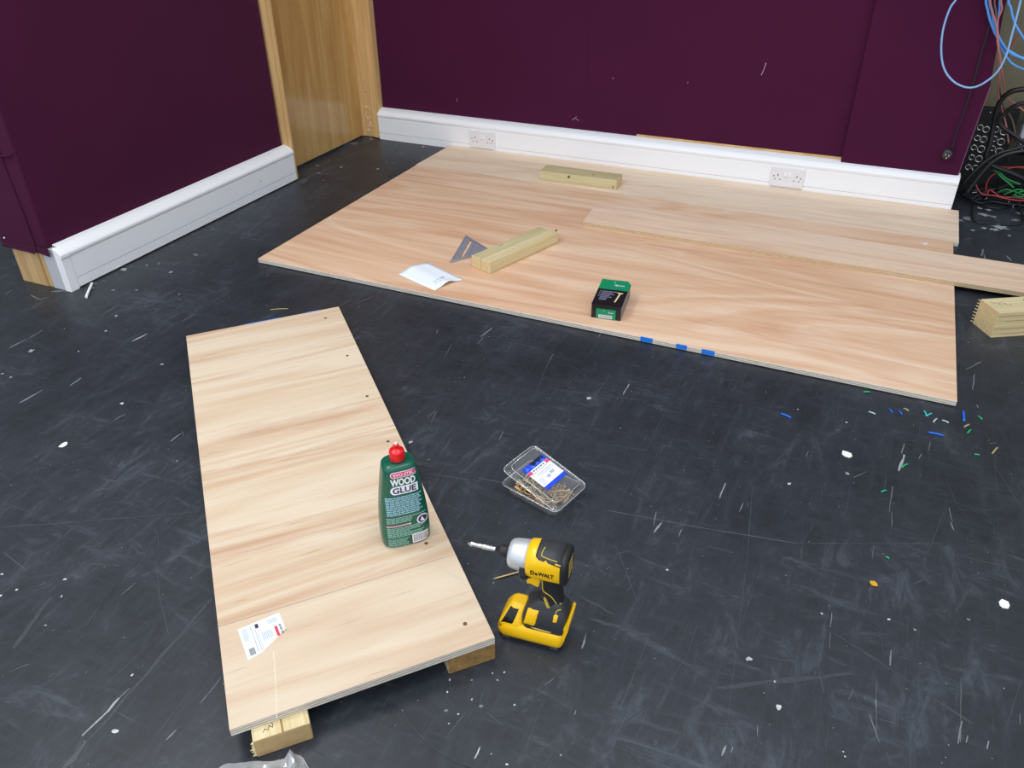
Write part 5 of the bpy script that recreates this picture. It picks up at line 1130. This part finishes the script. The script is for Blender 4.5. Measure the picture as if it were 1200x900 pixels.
# ------------------------------------------------------------------ crumpled clear bag
rb = random.Random(5)
def BAGE(u):
    P_ = [(0, 0.052), (0.1, 0.060), (0.2, 0.062), (0.35, 0.058), (0.51, 0.050), (0.68, 0.038), (0.78, 0.034), (0.85, 0.048), (0.90, 0.036), (0.97, 0.030), (1.0, 0.004)]
    for (a, p), (b, q) in zip(P_[:-1], P_[1:]):
        if u <= b: return p+(q-p)*(u-a)/(b-a)
    return P_[-1][1]
t = thing('plastic_bag', 'crumpled clear plastic bag on the floor before the raised board', 'bag', (1.36, -1.70, 0.0), UA-pi/2)
from mathutils import noise as mn
mb = MB(); nx_, ny_ = 40, 22; V = []
for j in range(ny_+1):
    row = []
    for i in range(nx_+1):
        u, v = i/nx_, j/ny_
        x = -0.060+0.165*u
        edge = BAGE(u)
        y = -0.13+(0.13+edge)*v
        pv_ = Vector((x*22, y*22, 3.3))
        r_ = abs(mn.noise(pv_))*0.034+abs(mn.noise(pv_*2.3))*0.016
        env = min(1, 0.25+u*2.2)*min(1, (1-u)*6+0.3)*min(1.0, (1.0-v)*3+0.30)
        zz = 0.0012+(r_+0.006)*env*(0.35+0.65*sin(pi*min(1, v*0.97))**0.5)+0.012*math.exp(-((u-0.85)/0.06)**2-((v-0.92)/0.10)**2)
        row.append(mb.bm.verts.new((x+0.004*mn.noise(pv_*1.7), y+0.004*mn.noise(pv_*1.9+Vector((5, 5, 5))), zz)))
    V.append(row)
for j in range(ny_):
    for i in range(nx_):
        mb.bm.faces.new((V[j][i], V[j][i+1], V[j+1][i+1], V[j+1][i]))
mb.build('film', M['film'], t)
# ------------------------------------------------------------------ black connector panel in the recess
t = thing('connector_panel', 'black plate of round metal connectors half hidden behind the plum wall', 'panel', (2.47, 1.935, 0.075))
mb = MB(); mb.box(-0.069, 0.143, 0.0, 0.044, -0.075, 0.297); mb.build('plate', M['panel_black'], t, bevel=0.002)
mb = MB(); mb.box(0.144, 0.42, 0.006, 0.044, -0.075, 0.112); mb.build('recess_dark_sheet', M['panel_black'], t, bevel=0.002)  # black sheet added so the foot of the recess reads dark
RC = Matrix(((1, 0, 0, 0), (0, 0, -1, 0), (0, 1, 0, 0), (0, 0, 0, 1)))
cn = [(x, z, r) for x, z, r in CONN]
for x, z, r in cn:
    mb = MB(); Mx = Matrix.Translation((x-2.47, 0.0, z-0.075)) @ RC
    n_ = 18
    mb.loft([[Mx @ Vector((a*cos(2*pi*k/n_), a*sin(2*pi*k/n_), zz)) for k in range(n_)] for a, zz in ((r, 0), (r, 0.006), (r*0.9, 0.0075), (r*0.72, 0.007), (r*0.70, 0.002), (r*0.001, 0.0015))], 0, False, False)
    o = mb.build('connector', M['plug_metal'], t)
    mb = MB(); mb.lathe([(r*0.66, 0.0024), (r*0.5, 0.0045)], 12, 0, Mx); mb.build('socket_insert', M['black'], o)
mb = MB(); mb.lathe([(0.004, 0.0), (0.0035, 0.002), (0.001, 0.0024)], 10, 0, Matrix.Translation((0.030, 0.0, 0.280)) @ RC); mb.build('fixing_screw', M['plug_metal'], t)
mb = MB(); mb.box(0, 0.30, 0, 0.109, 0, 0.20)
tag(mb.build('equipment_case', M['light_grey'], None, (2.632, 1.870, 0.215), 0, bevel=0.008), 'light grey box on the recess wall at the picture edge', 'case')

# ------------------------------------------------------------------ cables
def cable(pts, r, m, label, group=None, name='cable', cat='cable', fine=5):
    o = Vector(pts[0]); mb_ = MB(); mb_.tube([Vector(p)-o for p in pts], r, 8, 0, fine)
    return tag(mb_.build(name, m, None, o), label, cat, group)
up = lambda p, z=1.35, dx=0.0: [(p[0]+dx, p[1]+0.01, z), (p[0]+dx*0.4, p[1], (z+p[2])/2)]
c = CAB
cable(up(c['loop'][0], 1.35, 0.08)+c['loop']+up(c['loop'][-1], 1.35, -0.05)[::-1], 0.0038, M['cable_pale'], 'pale blue cable hanging in one big loop over the plum wall')
cable(up(c['bl1'][0])+c['bl1']+[(2.85, 1.70, 0.66), (3.25, 1.975, 0.9)], 0.0048, M['cable_blue'], 'outermost thick blue cable of the bundle bending right')
cable(up(c['bl2'][0])+c['bl2']+[(2.84, 1.69, 0.68), (3.25, 1.975, 0.93)], 0.0048, M['cable_blue'], 'thick blue cable lying just inside the outermost one')
cable(up(c['bl3'][0])+c['bl3']+[(2.85, 1.70, 0.62), (3.25, 1.975, 0.85)], 0.0036, M['cable_blue'], 'thinner blue cable sagging lowest below the blue bundle')
cable(up(c['bl4'][0])+c['bl4']+[(2.8, 1.68, 0.70), (3.25, 1.975, 0.98)], 0.0042, M['cable_blue'], 'separate blue cable nearest the top right corner')
cable(up(c['pk1'][0])+c['pk1'], 0.0034, M['cable_pink'], 'dusty pink cable crossing to the right in front of the black plate')
cable(up(c['pk2'][0])+c['pk2'], 0.0032, M['cable_pink'], 'dusty pink cable dropping straight down past the connectors')
cable(up(c['pk3'][0])+c['pk3'], 0.0030, M['cable_brown'], 'thin brown cable twisting round the pink ones')
cable(c['red1'][::-1]+[(2.80, 1.80, 0.72)], 0.0026, M['cable_red'], 'short red cable in the gap behind the blue bundle')
for k, lab in (('thick1', 'thick black cable arching over the top of the connector plate'), ('thick2', 'second black cable arching just below the upper black arch'), ('thick3', 'thick glossy black cable rising from the trunking end to the right'), ('thick4', 'black cable running behind the thick glossy one')):
    e_ = c[k][-1]
    cable(c[k]+[(e_[0]+0.13, e_[1]+0.02, e_[2]*0.75), (e_[0]+0.24, e_[1]+0.05, 0.09), (e_[0]+0.34, e_[1]+0.06, 0.0125), (e_[0]+0.70, e_[1]+0.05, 0.0115)], 0.0105 if k == 'thick1' else 0.0085, M['cable_black'], lab)
# black lead with a plug, hanging flat against the fabric
t = thing('power_lead', 'thin black lead with a round black plug hanging on the plum wall', 'cable', c['plugcord'][-1])
o_ = Vector(c['plugcord'][-1]); mb = MB(); mb.tube([Vector(p)-o_ for p in up(c['plugcord'][0])+c['plugcord']], 0.0036, 8, 0, 5); mb.build('lead', M['cable_black'], t)
mb = MB(); Mp = Matrix.Translation((-0.012, 0.006, -0.018)) @ RC
mb.lathe([(0.0185, -0.008), (0.0205, -0.004), (0.0205, 0.012), (0.0170, 0.018), (0.0120, 0.0195)], 20, 0, Mp); pl = mb.build('plug', M['charcoal'], t)
mb = MB(); mb.tube([(-0.004, 0, 0.0), (-0.008, -0.002, -0.010)], 0.0058, 10); mb.build('strain_relief', M['black'], t)
mb = MB()
for dx, dz in ((-0.007, 0.004), (0.006, 0.001), (0.0, -0.009)): mb.box(-0.012+dx-0.002, -0.012+dx+0.002, -0.028, -0.013, -0.018+dz-0.0035, -0.018+dz+0.0035)
mb.build('pin', M['plug_metal'], pl)
names = {'red': ['red cable curling up against the recess wall', 'red cable arching over the floor tangle', 'red cable lying flat among the small plugs', 'red cable stretched above the green ones'],
         'black': ['thin black cable looping out onto the bare floor', 'thin black cable along the foot of the recess', 'black cable snaking under the red ones', 'thin black cable before the light grey case, lower one', 'thin black cable before the light grey case, upper one', 'short black cable at the plate corner']}
for k, pts in enumerate(PILE['red']): cable(pts, 0.0028, M['cable_red'], names['red'][k], 'red cables in the recess')
for k, pts in enumerate(PILE['black']): cable(pts, (0.004, 0.0038, 0.005, 0.004, 0.0036, 0.003)[k], M['cable_black'], names['black'][k], 'thin black cables in the recess')
gl_ = ['bright green cable on the outside of the green bunch', 'bright green cable through the middle of the green bunch', 'bright green cable at the inner side of the green bunch', 'green cable lying lowest behind the small plugs', 'green cable bowed up over the floor tangle', 'green cable rising at the picture edge', 'green cable end beside the silver plugs']
for k, pts in enumerate(PILE['green']): cable(pts, 0.0036, M['cable_green'], gl_[k], 'green cables in the recess')
pn = ['silver plug nearest the bare floor, first of three', 'silver plug nearest the bare floor, middle of three', 'silver plug nearest the bare floor, last of three', 'small silver plug beside the trunking, lower', 'small silver plug leaning on the first', 'small silver plug under the thick black cable', 'small silver plug under the red curl', 'small silver plug before the green bunch', 'silver plug up in the tangle by the grey case']
for k, (a, b) in enumerate(PILE['plug']):
    a, b = Vector(a), Vector(b); d = b-a
    t = thing('cable_plug', pn[k], 'plug', a, 0, 'silver plugs in the recess')
    mb = MB(); Mq = d.to_track_quat('Z', 'Y').to_matrix().to_4x4(); L_ = min(d.length, 0.05)*0.6+0.012
    mb.lathe([(0.0022, 0), (0.0032, 0.003), (0.0032, L_*0.45), (0.0060, L_*0.5), (0.0064, L_)], 12, 0, Mq); mb.build('sleeve', M['plug_metal'], t)
    mb = MB(); mb.lathe([(0.0056, L_), (0.0045, L_+0.014), (0.003, L_+0.020)], 10, 0, Mq); mb.build('boot', M['cable_black'], t)
# extra dark cables heaped at the foot of the panel
rk = random.Random(21)
hl_ = ['black cable low in the heap nearest the trunking', 'black cable in the heap below the connectors', 'black cable hooped highest in the heap', 'black cable deep in the heap by the recess wall', 'black cable across the front of the heap', 'black cable along the right of the heap']
for k in range(3):
    x0 = 2.47+0.035*k; pts = []
    for i in range(7):
        pts.append((x0+0.05*i+rk.uniform(-0.03, 0.03), 1.87+rk.uniform(-0.07, 0.03)-0.012*k, max(0.008, 0.06*sin(pi*i/6)*rk.uniform(0.4, 1.3)+0.008)))
    cable(pts, 0.0055, M['cable_black'], hl_[k], 'black cables heaped under the connectors')

# ------------------------------------------------------------------ scraps on the floor
KM = {'blue': ('blue_bit', 'blue plastic sliver'), 'teal': ('teal', 'teal plastic sliver'), 'green': ('green_bit', 'green plastic sliver'), 'straw': ('straw_bit', 'straw-coloured splinter'), 'pale': ('pale_bit', 'pale grey shaving')}
special = {0: 'lone blue plastic sliver out on the bare floor before the big sheet', 1: 'largest blue plastic sliver right of the big sheet corner', 2: 'blue plastic sliver standing out upright right of the sheet corner',
           15: 'green plastic sliver nearest the impact driver side of the floor', 11: 'straw-coloured splinter furthest right of the big sheet corner', 18: 'green plastic sliver against the front edge of the big sheet'}
for i, (x0, y0, x1, y1, k) in enumerate(OFFCUTS):
    a, b = Vector((x0, y0, 0)), Vector((x1, y1, 0)); d = b-a; L_ = max(d.length, 0.008)
    mb = MB(); hw = 0.0032 if k == 'blue' and i < 3 else 0.0022
    n_ = 5; R_ = []
    for j in range(n_+1):
        s_ = j/n_; x = L_*s_; z = 0.0004+0.0012*sin(pi*s_)
        R_.append([(x, -hw, z), (x, hw, z), (x, hw*0.8, z+0.0024), (x, -hw*0.8, z+0.0024)])
    mb.loft(R_)
    o = mb.build('plastic_sliver' if k in ('blue', 'teal', 'green') else 'wood_shaving', M[KM[k][0]], None, (x0, y0, 0.0004), math.atan2(d.y, d.x))
    tag(o, special.get(i, 'tiny '+KM[k][1]+' on the black floor by the big sheet corner'), 'scrap', KM[k][1]+'s')
cl = ['white flake lying right of the tub on the open floor', 'white flake on the left floor away from everything', 'white flake by the right edge of the floor', 'ochre flake on the floor right of the impact driver', 'pale flake between raised board and bare floor']
for i, (x, y, r, k) in enumerate(CHIPS):
    mb = MB(); n_ = 7
    P = [(r*rnd.uniform(0.6, 1.1)*cos(2*pi*j/n_), r*rnd.uniform(0.6, 1.1)*sin(2*pi*j/n_)) for j in range(n_)]
    mb.prism(P, 0.0, 0.0016)
    for v in mb.bm.verts: v.co.z += 0.0035*max(0, v.co.x/r)
    tag(mb.build('paint_flake', M[{'white': 'white_bit', 'orange': 'orange_bit', 'pale': 'pale_bit'}[k]], None, (x, y, 0.0004), rnd.uniform(0, 6)), cl[i], 'scrap')
p0, p1, p2 = TIE
mb = MB(); o0 = Vector((p0[0], p0[1], 0.0055))
mb.tube([(0, 0, 0), (p1[0]-p0[0], p1[1]-p0[1], 0.001), (p2[0]-p0[0], p2[1]-p0[1], 0.0005)], 0.0048, 10, 0, 4)
tag(mb.build('white_offcut', M['white'], None, o0), 'short white plastic tube offcut poking out under the left trunking', 'scrap')
(x0, y0), (x1, y1) = STRAW
mb = MB(); mb.tube([(0, 0, 0), ((x1-x0)*0.5, (y1-y0)*0.5, 0.0015), (x1-x0, y1-y0, 0.0)], 0.0016, 6, 0, 3)
tag(mb.build('wood_splinter', M['straw_bit'], None, (x0, y0, 0.0018)), 'thin straw-coloured splinter beyond the far end of the raised board', 'scrap')
mb = MB()
fl_ = [Vector((2.3306, 1.155)), Vector((2.352, 1.140))]
mb.prism([(-0.012, -0.004), (0.006, -0.012), (0.013, 0.006), (0.002, 0.003)], 0.0, 0.001)
tag(mb.build('paper_scrap', M['paper'], None, (2.335, 1.155, 0.0200), 0.0), 'tiny white paper scrap on the big sheet near its far right corner', 'scrap')
